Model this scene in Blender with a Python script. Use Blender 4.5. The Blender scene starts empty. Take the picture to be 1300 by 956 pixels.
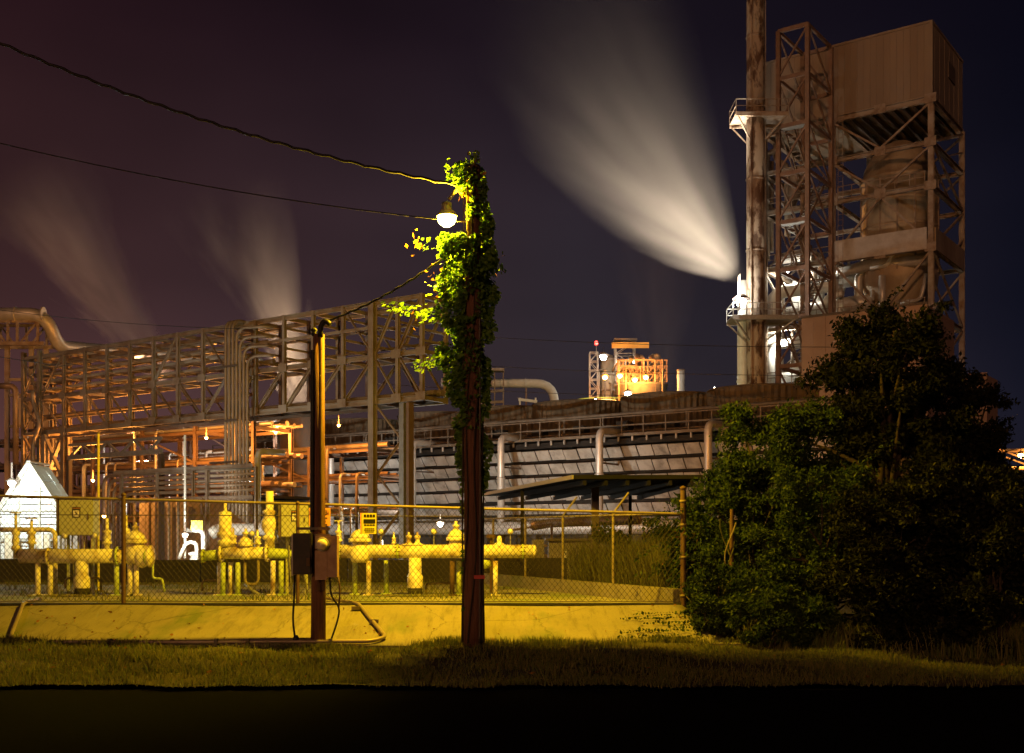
import bpy, math, random
import numpy as np
from mathutils import Vector, Matrix, Quaternion

random.seed(7); RNG = np.random.default_rng(7)
SC = bpy.context.scene; COL = SC.collection
rad = math.radians

# ------------------------------------------------------------------ camera
F = 1450.0                      # focal length in photo pixels (photo 1300 px wide)
CAMZ = 1.6
cam = bpy.data.objects.new('camera', bpy.data.cameras.new('camera')); COL.objects.link(cam)
cam.location = (0, 0, CAMZ); cam.rotation_euler = (rad(90), 0, 0)
cam.data.sensor_width = 36.0; cam.data.sensor_fit = 'HORIZONTAL'
cam.data.lens = F / 1300 * 36.0
cam.data.shift_y = (685 - 478) / 1300
cam.data.clip_start = 0.1; cam.data.clip_end = 3000
SC.camera = cam

# ------------------------------------------------------------------ world: night sky with town glow
SUN_EL, SUN_AZ = rad(13), rad(16)      # low warm town light from behind the camera, a little to the left
world = bpy.data.worlds.new('World'); SC.world = world; world.use_nodes = True
nt = world.node_tree; nt.nodes.clear()
def N(tree, typ, **kw):
    n = tree.nodes.new(typ)
    for k, v in kw.items(): setattr(n, k, v)
    return n
out = N(nt, 'ShaderNodeOutputWorld'); bg = N(nt, 'ShaderNodeBackground'); bg2 = N(nt, 'ShaderNodeBackground'); addn = N(nt, 'ShaderNodeAddShader')
sky = N(nt, 'ShaderNodeTexSky', sky_type='NISHITA'); sky.sun_disc = False
sky.sun_elevation = SUN_EL; sky.sun_rotation = math.pi + SUN_AZ
sky.altitude = 0; sky.air_density = 1.0; sky.dust_density = 0.3; sky.ozone_density = 6.0
nt.links.new(sky.outputs[0], bg.inputs[0]); bg.inputs[1].default_value = 0.00045
tc = N(nt, 'ShaderNodeTexCoord'); sx = N(nt, 'ShaderNodeSeparateXYZ'); nt.links.new(tc.outputs['Generated'], sx.inputs[0])
rampE = N(nt, 'ShaderNodeValToRGB'); nt.links.new(sx.outputs['Z'], rampE.inputs[0])       # glow by elevation
for e, c in zip([0, 1], [(0.038, 0.027, 0.029, 1), (0.0014, 0.0008, 0.0018, 1)]):
    rampE.color_ramp.elements[e].color = c
rampE.color_ramp.elements[1].position = 0.62
e = rampE.color_ramp.elements.new(0.18); e.color = (0.0205, 0.0150, 0.0192, 1)
e = rampE.color_ramp.elements.new(0.40); e.color = (0.0070, 0.0042, 0.0068, 1)
mr = N(nt, 'ShaderNodeMapRange'); nt.links.new(sx.outputs['X'], mr.inputs[0])              # warmer over the plant on the left
mr.inputs[1].default_value = -0.6; mr.inputs[2].default_value = 0.45
azr = N(nt, 'ShaderNodeValToRGB'); nt.links.new(mr.outputs[0], azr.inputs[0])
azr.color_ramp.elements[0].color = (2.1, 0.95, 0.62, 1); azr.color_ramp.elements[1].color = (0.07, 0.10, 0.28, 1)
e = azr.color_ramp.elements.new(0.62); e.color = (1.0, 1.0, 1.0, 1)
mul = N(nt, 'ShaderNodeVectorMath', operation='MULTIPLY'); nt.links.new(rampE.outputs[0], mul.inputs[0]); nt.links.new(azr.outputs[0], mul.inputs[1])
cn_ = N(nt, 'ShaderNodeTexNoise'); cn_.inputs['Scale'].default_value = 2.6; cn_.inputs['Detail'].default_value = 3.0; cn_.inputs['Roughness'].default_value = .45   # thin uneven cloud lit by the town
cs_ = N(nt, 'ShaderNodeVectorMath', operation='MULTIPLY'); cs_.inputs[1].default_value = (1.0, 1.0, 2.2); nt.links.new(tc.outputs['Generated'], cs_.inputs[0]); nt.links.new(cs_.outputs[0], cn_.inputs['Vector'])
cm_ = N(nt, 'ShaderNodeMapRange'); nt.links.new(cn_.outputs[0], cm_.inputs[0]); cm_.inputs[1].default_value = .3; cm_.inputs[2].default_value = .7; cm_.inputs[3].default_value = .68; cm_.inputs[4].default_value = 1.35
ms_ = N(nt, 'ShaderNodeVectorMath', operation='SCALE'); nt.links.new(mul.outputs[0], ms_.inputs[0]); nt.links.new(cm_.outputs[0], ms_.inputs['Scale'])
nt.links.new(ms_.outputs[0], bg2.inputs[0]); bg2.inputs[1].default_value = 1.4
nt.links.new(bg.outputs[0], addn.inputs[0]); nt.links.new(bg2.outputs[0], addn.inputs[1]); nt.links.new(addn.outputs[0], out.inputs[0])

sun = bpy.data.objects.new('town_glow', bpy.data.lights.new('town_glow', 'SUN')); COL.objects.link(sun)
sun.data.energy = 0.50; sun.data.color = (1.0, 0.46, 0.20); sun.data.angle = rad(4)
sd = Vector((-math.sin(SUN_AZ) * math.cos(SUN_EL), -math.cos(SUN_AZ) * math.cos(SUN_EL), math.sin(SUN_EL)))
sun.rotation_euler = sd.to_track_quat('Z', 'Y').to_euler(); sun.location = (0, 0, 60)

vs = SC.view_settings; vs.view_transform = 'Standard'; vs.look = 'None'; vs.gamma = 1; vs.use_curve_mapping = False; vs.exposure = 0.0
SC.render.engine = 'CYCLES'
cy = SC.cycles
cy.use_denoising = True; cy.max_bounces = 4; cy.diffuse_bounces = 2; cy.glossy_bounces = 2; cy.transmission_bounces = 4
cy.transparent_max_bounces = 8; cy.volume_bounces = 0; cy.caustics_reflective = False; cy.caustics_refractive = False
cy.sample_clamp_indirect = 3.0; cy.use_adaptive_sampling = True; cy.adaptive_threshold = 0.03; cy.adaptive_min_samples = 12; cy.volume_step_rate = 1.6; cy.volume_max_steps = 64

# ------------------------------------------------------------------ coordinate helpers
def W(px, py, Y):                 # point of the place seen at photo pixel (px, py), Y metres ahead of the camera
    return Vector(((px - 650) / F * Y, Y, CAMZ + (685 - py) / F * Y))
GA = math.atan2(-0.577, 0.816)    # the plant grid: local x runs right and nearer, local y runs right and away
EX = Vector((math.cos(GA), math.sin(GA), 0)); EY = Vector((-math.sin(GA), math.cos(GA), 0))
class Line:                       # a line of the plant grid through (X0, Y0); a(px) = local x where the photo column px meets it
    def __init__(s, X0, Y0): s.X0, s.Y0 = X0, Y0
    def a(s, px, off=0.0):
        X0, Y0 = s.X0 + EY.x * off, s.Y0 + EY.y * off
        r = (px - 650) / F
        return (r * Y0 - X0) / (EX.x - EX.y * r)
    def Y(s, a, off=0.0): return s.Y0 + EX.y * a + EY.y * off
    def z(s, py, a, off=0.0): return CAMZ + (685 - py) / F * s.Y(a, off)

# ------------------------------------------------------------------ materials
def mk(name, col, rough=0.6, metal=0.0, col2=None, scale=3.0, amt=0.6, col3=None, scale3=0.6, bump=0.0, bscale=40.0, stretch=None, emis=None, spec=0.4, trans=0.0):
    m = bpy.data.materials.new(name); m.use_nodes = True; t = m.node_tree
    b = t.nodes['Principled BSDF']
    b.inputs['Base Color'].default_value = (*col, 1); b.inputs['Roughness'].default_value = rough; b.inputs['Metallic'].default_value = metal
    b.inputs['Specular IOR Level'].default_value = spec
    if trans: b.inputs['Transmission Weight'].default_value = trans
    if emis:
        b.inputs['Emission Color'].default_value = (*emis[0], 1); b.inputs['Emission Strength'].default_value = emis[1]
    if col2 or bump:
        g = N(t, 'ShaderNodeNewGeometry'); vec = g.outputs['Position']
        if stretch:
            vm = N(t, 'ShaderNodeVectorMath', operation='MULTIPLY'); t.links.new(vec, vm.inputs[0]); vm.inputs[1].default_value = stretch; vec = vm.outputs[0]
    if col2:
        no = N(t, 'ShaderNodeTexNoise'); no.inputs['Scale'].default_value = scale; no.inputs['Detail'].default_value = 6; no.inputs['Roughness'].default_value = 0.62
        t.links.new(vec, no.inputs['Vector'])
        cr = N(t, 'ShaderNodeValToRGB'); t.links.new(no.outputs[0], cr.inputs[0])
        cr.color_ramp.elements[0].position = 0.5 - 0.22 * (1.2 - amt); cr.color_ramp.elements[1].position = 0.5 + 0.3 * (1.4 - amt)
        cr.color_ramp.elements[0].color = (*col, 1); cr.color_ramp.elements[1].color = (*col2, 1)
        o = cr.outputs[0]
        if col3:
            n3 = N(t, 'ShaderNodeTexNoise'); n3.inputs['Scale'].default_value = scale3; n3.inputs['Detail'].default_value = 4; t.links.new(vec, n3.inputs['Vector'])
            c3 = N(t, 'ShaderNodeValToRGB'); t.links.new(n3.outputs[0], c3.inputs[0]); c3.color_ramp.elements[0].position = 0.48; c3.color_ramp.elements[1].position = 0.68
            mx = N(t, 'ShaderNodeMix', data_type='RGBA'); t.links.new(c3.outputs[0], mx.inputs[0]); t.links.new(o, mx.inputs[6]); mx.inputs[7].default_value = (*col3, 1); o = mx.outputs[2]
        t.links.new(o, b.inputs['Base Color'])
    if bump:
        nb = N(t, 'ShaderNodeTexNoise'); nb.inputs['Scale'].default_value = bscale; nb.inputs['Detail'].default_value = 5; t.links.new(vec, nb.inputs['Vector'])
        bp = N(t, 'ShaderNodeBump'); bp.inputs['Strength'].default_value = bump; bp.inputs['Distance'].default_value = 0.02; t.links.new(nb.outputs[0], bp.inputs['Height']); t.links.new(bp.outputs[0], b.inputs['Normal'])
    return m
def leafmat(name, c1, c2, rough=0.5):
    m = bpy.data.materials.new(name); m.use_nodes = True; t = m.node_tree; b = t.nodes['Principled BSDF']
    g = N(t, 'ShaderNodeNewGeometry'); cr = N(t, 'ShaderNodeValToRGB'); t.links.new(g.outputs['Random Per Island'], cr.inputs[0])
    cr.color_ramp.elements[0].color = (*c1, 1); cr.color_ramp.elements[1].color = (*c2, 1)
    t.links.new(cr.outputs[0], b.inputs['Base Color']); b.inputs['Roughness'].default_value = rough; b.inputs['Specular IOR Level'].default_value = 0.12
    tr = N(t, 'ShaderNodeBsdfTranslucent'); t.links.new(cr.outputs[0], tr.inputs[0])
    mx = N(t, 'ShaderNodeMixShader'); mx.inputs[0].default_value = 0.35
    t.links.new(b.outputs[0], mx.inputs[1]); t.links.new(tr.outputs[0], mx.inputs[2]); t.links.new(mx.outputs[0], t.nodes['Material Output'].inputs[0])
    return m
def concrete():
    m = bpy.data.materials.new('streaked_concrete'); m.use_nodes = True; t = m.node_tree; b = t.nodes['Principled BSDF']; b.inputs['Roughness'].default_value = .9; b.inputs['Specular IOR Level'].default_value = .2
    g = N(t, 'ShaderNodeNewGeometry')
    def noise(scale, st, det=5, rough=.6):
        v = N(t, 'ShaderNodeVectorMath', operation='MULTIPLY'); t.links.new(g.outputs['Position'], v.inputs[0]); v.inputs[1].default_value = st
        n = N(t, 'ShaderNodeTexNoise'); n.inputs['Scale'].default_value = scale; n.inputs['Detail'].default_value = det; n.inputs['Roughness'].default_value = rough; t.links.new(v.outputs[0], n.inputs['Vector']); return n.outputs[0], v.outputs[0]
    def ramp(i, p0, p1, c0=(0, 0, 0), c1=(1, 1, 1)):
        r = N(t, 'ShaderNodeValToRGB'); t.links.new(i, r.inputs[0]); r.color_ramp.elements[0].position = p0; r.color_ramp.elements[1].position = p1; r.color_ramp.elements[0].color = (*c0, 1); r.color_ramp.elements[1].color = (*c1, 1); return r.outputs[0]
    def mix(f, a, c, k=1.0):
        x = N(t, 'ShaderNodeMix', data_type='RGBA')
        if k != 1.0:
            q = N(t, 'ShaderNodeMath', operation='MULTIPLY'); t.links.new(f, q.inputs[0]); q.inputs[1].default_value = k; f = q.outputs[0]
        t.links.new(f, x.inputs[0]); t.links.new(a, x.inputs[6]); x.inputs[7].default_value = (*c, 1); return x.outputs[2]
    n1, _ = noise(1.1, (1, 1, 1)); col = ramp(n1, .3, .7, (.215, .185, .13), (.28, .24, .17))
    n2, _ = noise(5.0, (1.6, .22, .22), 6, .7); col = mix(ramp(n2, .50, .72), col, (.11, .09, .055), .75)          # run-off streaks
    n3, _ = noise(.9, (.9, .5, .5), 4); col = mix(ramp(n3, .56, .70), col, (.10, .135, .04), .7)                 # algae
    n4, _ = noise(34.0, (1, 1, 1), 3); col = mix(ramp(n4, .62, .70), col, (.08, .065, .04), .55)                  # pitting
    wv, _ = noise(2.2, (1, 1, 1), 4); 
    va = N(t, 'ShaderNodeVectorMath', operation='ADD'); ws = N(t, 'ShaderNodeVectorMath', operation='SCALE'); cw = N(t, 'ShaderNodeCombineXYZ'); t.links.new(wv, cw.inputs[0]); t.links.new(wv, cw.inputs[1]); t.links.new(cw.outputs[0], ws.inputs[0]); ws.inputs['Scale'].default_value = .5
    t.links.new(g.outputs['Position'], va.inputs[0]); t.links.new(ws.outputs[0], va.inputs[1])
    vo = N(t, 'ShaderNodeTexVoronoi', feature='DISTANCE_TO_EDGE'); vo.inputs['Scale'].default_value = .42; t.links.new(va.outputs[0], vo.inputs['Vector'])
    col = mix(ramp(vo.outputs[0], .0012, .0055, (1, 1, 1), (0, 0, 0)), col, (.06, .05, .03), .55)                   # cracks
    t.links.new(col, b.inputs['Base Color'])
    bp = N(t, 'ShaderNodeBump'); bp.inputs['Strength'].default_value = .45; bp.inputs['Distance'].default_value = .02; t.links.new(n2, bp.inputs['Height']); t.links.new(bp.outputs[0], b.inputs['Normal'])
    return m
M = {}
M['steel'] = mk('weathered_steel', (.33, .26, .20), .65, 0, (.20, .125, .075), 2.2, .8, (.38, .33, .28), .5)
M['steel_dark'] = mk('dark_steel', (.11, .095, .085), .6, .1, (.16, .10, .07), 3.0, .6)
M['steel_red'] = mk('red_oxide_steel', (.27, .175, .13), .65, 0, (.18, .12, .09), 2.0, .6)
M['rail_dim'] = mk('grimy_railing', (.17, .145, .115), .7, 0, (.11, .08, .055), 2.0, .7)
M['galv'] = mk('galvanised_steel', (.36, .35, .33), .5, .3, (.25, .23, .21), 6.0, .6)
M['lag'] = mk('pipe_lagging', (.62, .60, .57), .42, .35, (.45, .41, .36), 1.3, .6)
M['pipe_brown'] = mk('brown_pipe', (.36, .29, .22), .45, .25, (.24, .17, .12), 1.8, .6)
M['white'] = mk('white_paint', (.78, .78, .75), .5, 0, (.62, .60, .55), 1.5, .5)
M['rust_stack'] = mk('rusting_stack', (.40, .32, .25), .8, 0, (.10, .055, .035), 1.3, 1.15, (.17, .095, .06), .55, stretch=(1, 1, .38))
M['clad'] = mk('ribbed_cladding', (.36, .29, .22), .6, .05, (.30, .235, .175), .5, .5, (.26, .20, .15), .15, stretch=(1, 1, .12))
M['clad_red'] = mk('red_brown_cladding', (.38, .25, .19), .6, .05, (.32, .20, .15), .5, .5)
M['vessel'] = mk('vessel_insulation', (.46, .37, .26), .5, .2, (.26, .18, .11), .6, .8, (.34, .26, .18), .3, stretch=(1, 1, .3))
M['louver'] = mk('louver_board', (.44, .43, .41), .7, 0, (.20, .19, .175), 1.1, .9, (.30, .28, .25), .45, bump=.3, bscale=9)
M['tower_dark'] = mk('near_black_timber', (.014, .013, .012), .9, 0, (.026, .022, .018), 2.0, .6)  # near black: the shade between the louver rows is put into the colour
M['stackwood'] = mk('fan_stack_board', (.115, .085, .05), .8, 0, (.06, .045, .028), 1.2, .7)
M['conc'] = mk('stained_concrete', (.37, .33, .28), .9, 0, (.25, .22, .175), 1.6, .95, (.25, .26, .15), .45, bump=.5, bscale=14, stretch=(1, .30, .30))
M['conc'] = concrete()
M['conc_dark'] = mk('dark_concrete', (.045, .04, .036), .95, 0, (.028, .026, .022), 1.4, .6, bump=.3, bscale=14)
M['gravel'] = mk('yard_gravel', (.40, .36, .25), .95, 0, (.17, .16, .09), 5.0, .9, (.20, .23, .08), .6, bump=.9, bscale=30)
M['soil'] = mk('grass_soil', (.055, .050, .024), .95, 0, (.075, .065, .032), 5.0, .7, (.070, .050, .025), .5, bump=.7, bscale=22)
M['asphalt'] = mk('asphalt', (.012, .012, .013), 1.0, 0, (.008, .008, .009), 20., .7, bump=.5, bscale=120, spec=.0)
M['wood'] = mk('creosoted_wood', (.17, .075, .045), .8, 0, (.08, .035, .022), 9.0, .8, bump=.6, bscale=26, stretch=(3, 3, .18))
M['yellow'] = mk('yellow_pipe_paint', (.92, .86, .62), .45, 0, (.80, .72, .46), 3.0, .6, (.36, .24, .12), 3.4, bump=.2)
M['yellow_green'] = mk('faded_green_paint', (.52, .62, .16), .5, 0, (.40, .50, .13), 4.0, .6)
M['cabinet'] = mk('green_cabinet_paint', (.46, .47, .24), .5, 0, (.40, .40, .19), 2.0, .5)
M['box_brown'] = mk('rusty_box_paint', (.42, .27, .18), .65, 0, (.30, .17, .10), 7.0, .7)
M['box_shaded'] = mk('shaded_box_paint', (.018, .017, .016), .6, 0, (.05, .032, .022), 5.0, .7)  # near-black colour stands for the shadow the meter box casts on this box
M['black'] = mk('black_rubber', (.012, .012, .012), .6)
M['wire'] = mk('fence_wire', (.045, .032, .02), .7, 0)
M['post_rust'] = mk('rusty_post', (.085, .040, .025), .8, 0, (.13, .08, .04), 5.0, .7)
M['rail_yel'] = mk('fence_rail', (.27, .22, .11), .65, 0, (.15, .10, .05), 4.0, .6)
M['sign_yel'] = mk('sign_yellow', (.78, .66, .08), .5)
M['sign_or'] = mk('sign_orange', (.85, .36, .06), .5)
M['sign_wh'] = mk('sign_white', (.78, .74, .68), .5)
M['red_tag'] = mk('red_tag', (.55, .05, .04), .5)
M['roof_dark'] = mk('canopy_sheet', (.012, .011, .010), .9, 0, (.02, .018, .015), 2.0, .6)
M['fascia'] = mk('fascia_trim', (.42, .38, .32), .6)
M['shed'] = mk('grey_shed_panel', (.30, .27, .23), .7, .1, (.20, .17, .14), 1.6, .6)
M['sheet'] = leafmat('translucent_roof_sheet', (.72, .78, .76), (.80, .84, .82), .4)
M['glass'] = mk('meter_glass', (.75, .62, .45), .15, 0, spec=.8)
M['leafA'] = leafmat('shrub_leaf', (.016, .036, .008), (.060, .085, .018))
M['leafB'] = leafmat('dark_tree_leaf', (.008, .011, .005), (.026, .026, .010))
M['leafC'] = leafmat('vine_leaf', (.06, .145, .02), (.18, .30, .045))
M['leafD'] = leafmat('dry_leaf', (.22, .09, .02), (.38, .17, .03))
M['grass'] = leafmat('grass_blade', (.11, .15, .035), (.24, .21, .07), .7)
M['reed'] = leafmat('reed_blade', (.09, .10, .035), (.16, .15, .06), .7)
M['bark'] = mk('tree_bark', (.05, .034, .022), .9, 0, (.05, .035, .024), 12, .7, bump=.8, bscale=30)
def glowmat(name, col, s):
    m = mk(name, (.9, .9, .9), .4, emis=(col, s)); m.cycles.emission_sampling = 'NONE'; return m
YEL = (1.0, .60, .016); SOD = (1.0, .36, .055); WHT = (1.0, .95, .80); COOL = (.85, 1.0, .93)
M['bulb_y'] = glowmat('yellow_lamp_glass', (1.0, .93, .22), 40); M['bulb_s'] = glowmat('sodium_lamp_glass', (1.0, .55, .12), 30)
M['bulb_w'] = glowmat('white_lamp_glass', (1.0, .98, .88), 45); M['bulb_r'] = glowmat('red_beacon_glass', (1.0, .04, .03), 6)

# ------------------------------------------------------------------ mesh helpers
class MB:
    def __init__(s): s.v = []; s.f = []
    def add(s, vs, fs):
        o = len(s.v); s.v += [tuple(p) for p in vs]; s.f += [tuple(i + o for i in f) for f in fs]; return s
    def box(s, c, size, rz=0.0):
        hx, hy, hz = [d / 2 for d in size]; cs, sn = math.cos(rz), math.sin(rz); vs = []
        for dz in (-hz, hz):
            for dx, dy in ((-hx, -hy), (hx, -hy), (hx, hy), (-hx, hy)): vs.append((c[0] + dx * cs - dy * sn, c[1] + dx * sn + dy * cs, c[2] + dz))
        return s.add(vs, [(0, 3, 2, 1), (4, 5, 6, 7), (0, 1, 5, 4), (1, 2, 6, 5), (2, 3, 7, 6), (3, 0, 4, 7)])
    def prism(s, poly, z0, z1):
        n = len(poly); vs = [(p[0], p[1], z0) for p in poly] + [(p[0], p[1], z1) for p in poly]
        return s.add(vs, [tuple(range(n - 1, -1, -1)), tuple(range(n, 2 * n))] + [(i, (i + 1) % n, (i + 1) % n + n, i + n) for i in range(n)])
    def tube(s, p1, p2, r1, r2=None, n=10): return s.path([p1, p2], [r1, r1 if r2 is None else r2], n)
    def path(s, pts, r, n=10):
        pts = [Vector(p) for p in pts]; k = len(pts)
        rs = r if isinstance(r, (list, tuple)) else [r] * k
        t0 = (pts[1] - pts[0]).normalized(); up = Vector((0, 0, 1)) if abs(t0.z) < .9 else Vector((1, 0, 0))
        nx = t0.cross(up).normalized(); vs = []
        for i in range(k):
            a = pts[max(i - 1, 0)]; b = pts[min(i + 1, k - 1)]; t = (b - a).normalized()
            nx = (nx - t * nx.dot(t)); nx = nx.normalized() if nx.length > 1e-6 else t.orthogonal().normalized()
            ny = t.cross(nx)
            for j in range(n):
                an = 2 * math.pi * j / n; vs.append(pts[i] + (nx * math.cos(an) + ny * math.sin(an)) * rs[i])
        fs = [(i * n + j, i * n + (j + 1) % n, (i + 1) * n + (j + 1) % n, (i + 1) * n + j) for i in range(k - 1) for j in range(n)]
        fs += [tuple(range(n - 1, -1, -1)), tuple(range((k - 1) * n, k * n))]
        return s.add(vs, fs)
    def lathe(s, prof, c=(0, 0, 0), n=20, axis='z', corr=0.0):
        vs = []; k = len(prof)
        for r, h in prof:
            for j in range(n):
                an = 2 * math.pi * j / n; rr = r * (1 + (corr if j % 2 else 0))
                x, y = rr * math.cos(an), rr * math.sin(an)
                p = (x, y, h) if axis == 'z' else ((h, x, y) if axis == 'x' else (x, h, y))
                vs.append((c[0] + p[0], c[1] + p[1], c[2] + p[2]))
        fs = [(i * n + j, i * n + (j + 1) % n, (i + 1) * n + (j + 1) % n, (i + 1) * n + j) for i in range(k - 1) for j in range(n)]
        if prof[0][0] > 1e-4: fs.append(tuple(range(n - 1, -1, -1)))
        if prof[-1][0] > 1e-4: fs.append(tuple(range((k - 1) * n, k * n)))
        return s.add(vs, fs)
    def build(s, name, mat, parent=None, smooth=False, world=False):
        me = bpy.data.meshes.new(name); v = s.v
        if world and parent is not None:
            inv = (Matrix.Translation(parent.location) @ parent.rotation_euler.to_matrix().to_4x4()).inverted(); v = [inv @ Vector(p) for p in v]
        me.from_pydata([tuple(p) for p in v], [], s.f); me.materials.append(M[mat] if isinstance(mat, str) else mat)
        if smooth:
            me.polygons.foreach_set('use_smooth', [len(p.vertices) == 4 for p in me.polygons])
        me.update(); o = bpy.data.objects.new(name, me); COL.objects.link(o)
        if parent is not None: o.parent = parent
        return o
def empty(name, loc, label, cat, rz=0.0, group=None):
    o = bpy.data.objects.new(name, None); COL.objects.link(o); o.location = loc; o.rotation_euler = (0, 0, rz)
    o.empty_display_size = .2; return tag(o, label, cat, group)
def tag(o, label, cat, group=None, kind=None):
    if label: o['label'] = label
    if cat: o['category'] = cat
    if group: o['group'] = group
    if kind: o['kind'] = kind
    return o
def struct(o): o['kind'] = 'structure'; return o
def fillet(pts, r, k=5):          # round the inner corners of a polyline: pipe bends
    pts = [Vector(p) for p in pts]; outp = [pts[0]]
    for i in range(1, len(pts) - 1):
        a, b, c = pts[i - 1], pts[i], pts[i + 1]; d1 = (a - b); d2 = (c - b); q = min(r, d1.length * .49, d2.length * .49)
        p1 = b + d1.normalized() * q; p2 = b + d2.normalized() * q
        for j in range(k + 1):
            t = j / k; outp.append(p1 * (1 - t) ** 2 + b * 2 * t * (1 - t) + p2 * t * t)
    outp.append(pts[-1]); return outp
UNIT = {}
def unit(kind, mat):
    key = (kind, mat)
    if key in UNIT: return UNIT[key]
    mb = MB()
    if kind == 'box': mb.box((0, 0, 0), (1, 1, 1))
    elif kind == 'cyl': mb.lathe([(.5, -.5), (.5, .5)], n=12)
    elif kind == 'ibeam':
        t, w = .14, .1
        P = [(-.5, -.5), (.5, -.5), (.5, -.5 + t), (w / 2 + .03, -.5 + t), (w / 2 + .03, .5 - t), (.5, .5 - t), (.5, .5), (-.5, .5), (-.5, .5 - t), (-w / 2 - .03, .5 - t), (-w / 2 - .03, -.5 + t), (-.5, -.5 + t)]
        mb.prism(P, -.5, .5)
    elif kind == 'angle':
        t = .22; mb.prism([(-.5, -.5), (.5, -.5), (.5, -.5 + t), (-.5 + t, -.5 + t), (-.5 + t, .5), (-.5, .5)], -.5, .5)
    me = bpy.data.meshes.new(kind + '_section'); me.from_pydata(mb.v, [], mb.f); me.materials.append(M[mat])
    if kind == 'cyl': me.polygons.foreach_set('use_smooth', [len(p.vertices) == 4 for p in me.polygons])
    me.update(); UNIT[key] = me; return me
def bar(name, p1, p2, w, h, mat, parent, kind='box'):    # one straight member as an object of its own (shares its section's mesh)
    p1, p2 = Vector(p1), Vector(p2); d = p2 - p1; L = d.length; z = d / L
    ref = Vector((0, 0, 1)) if abs(z.z) < .95 else Vector((0, 1, 0))
    x = z.cross(ref).normalized(); y = z.cross(x)
    R = Matrix((x, y, z)).transposed().to_4x4()
    o = bpy.data.objects.new(name, unit(kind, mat)); COL.objects.link(o); o.parent = parent
    o.matrix_local = Matrix.Translation((p1 + p2) / 2) @ R @ Matrix.Diagonal((w, h, L, 1))
    return o
def rod(name, p1, p2, dia, mat, parent): return bar(name, p1, p2, dia, dia, mat, parent, 'cyl')
def pipe(name, pts, r, mat, parent, bend=None, n=12, world=False):
    return MB().path(fillet(pts, bend if bend else r * 3), r, n).build(name, mat, parent, True, world)
def light(parent, loc, col, power, size=.08, spot=None, blend=.5, target=None):
    ld = bpy.data.lights.new('lamp_light', 'SPOT' if spot else 'POINT'); ld.color = col; ld.energy = power; ld.shadow_soft_size = size
    o = bpy.data.objects.new('lamp_light', ld); COL.objects.link(o); o.parent = parent; o.location = loc
    if spot:
        ld.spot_size = rad(spot); ld.spot_blend = blend
        d = Vector(target) - Vector(loc); o.rotation_euler = d.to_track_quat('-Z', 'Y').to_euler()
    return o
def bulkhead(loc, label, col, power, bulb, r=.16, group=None, off=(0, -.3, -.1), size=.12, name='plant_lamp', drop=.5, polemat='steel_dark'):
    root = empty(name, loc, label, 'lamp', group=group)
    MB().lathe([(.01, .0), (r * .6, -.02), (r * 1.6, -r * .9), (r * 1.55, -r * .95), (r * .4, -r * .3)], (0, 0, r * 1.35), 14).build('lamp_hood', 'steel_dark', root, True)
    MB().lathe([(.0, -r), (r * .6, -r * .8), (r, 0), (r * .6, r * .5), (.0, r * .55)], (0, 0, 0), 14).build('lamp_glass', bulb, root, True)
    if drop: MB().tube((0, 0, r * 1.2), (0, 0, r * 1.2 + drop), .03, n=8).build('hanger', polemat, root)
    light(root, off, col, power, size)
    return root
def added_flood(loc, aim, label, col, power, spot=110, w=.5, stand=None, group='unseen lamps added to light the plant', blend=.6):   # an added, unseen box lamp on a stand; light leaves its open face
    loc = Vector(loc); d = (Vector(aim) - loc).normalized(); side = d.cross(Vector((0, 0, 1))).normalized(); up = side.cross(d)
    base = Vector((loc.x, loc.y, stand if stand is not None else 0)); root = empty('added_floodlight', base, label, 'added_floodlight', group=group)
    L = loc - base
    mb = MB(); o = []
    for q, s_ in ((-.22, .55), (.12, 1.0)):
        for a, b in ((-1, -1), (1, -1), (1, 1), (-1, 1)): o.append(L + d * q * w * 2 + side * a * s_ * w / 2 + up * b * s_ * w * .36)
    mb.add(o, [(0, 1, 2, 3), (0, 4, 5, 1), (1, 5, 6, 2), (2, 6, 7, 3), (3, 7, 4, 0)]); mb.build('lamp_housing', 'steel_dark', root)
    g = MB(); c = L + d * w * .16
    g.add([c + side * a * w * .46 + up * b * w * .33 for a, b in ((-1, -1), (1, -1), (1, 1), (-1, 1))] + [c - d * .03 + side * a * w * .46 + up * b * w * .33 for a, b in ((-1, -1), (1, -1), (1, 1), (-1, 1))], [(0, 1, 2, 3), (7, 6, 5, 4), (0, 4, 5, 1), (1, 5, 6, 2), (2, 6, 7, 3), (3, 7, 4, 0)])
    g.build('lamp_glass', 'bulb_s' if col == SOD else 'bulb_w', root)
    if L.z > .3: MB().tube((0, 0, 0), (L.x, L.y, L.z - w * .2), .04, n=8).build('stand', 'steel_dark', root)
    light(root, L + d * (w * .35), col, power, .15, spot, blend, L + d * 10)
    return root
def text(name, s, size, mat, parent, loc, rot=(rad(90), 0, 0), depth=.002, align='CENTER', sx=1.0):
    cu = bpy.data.curves.new(name, 'FONT'); cu.body = s; cu.size = size; cu.align_x = align; cu.align_y = 'CENTER'; cu.extrude = depth; cu.resolution_u = 3
    t = bpy.data.objects.new('tmp', cu); COL.objects.link(t); dg = bpy.context.evaluated_depsgraph_get()
    me = bpy.data.meshes.new_from_object(t.evaluated_get(dg)); bpy.data.objects.remove(t)
    me.materials.clear(); me.materials.append(M[mat]); o = bpy.data.objects.new(name, me); COL.objects.link(o)
    o.parent = parent; o.location = loc; o.rotation_euler = rot; o.scale = (sx, 1, 1); return o

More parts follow.
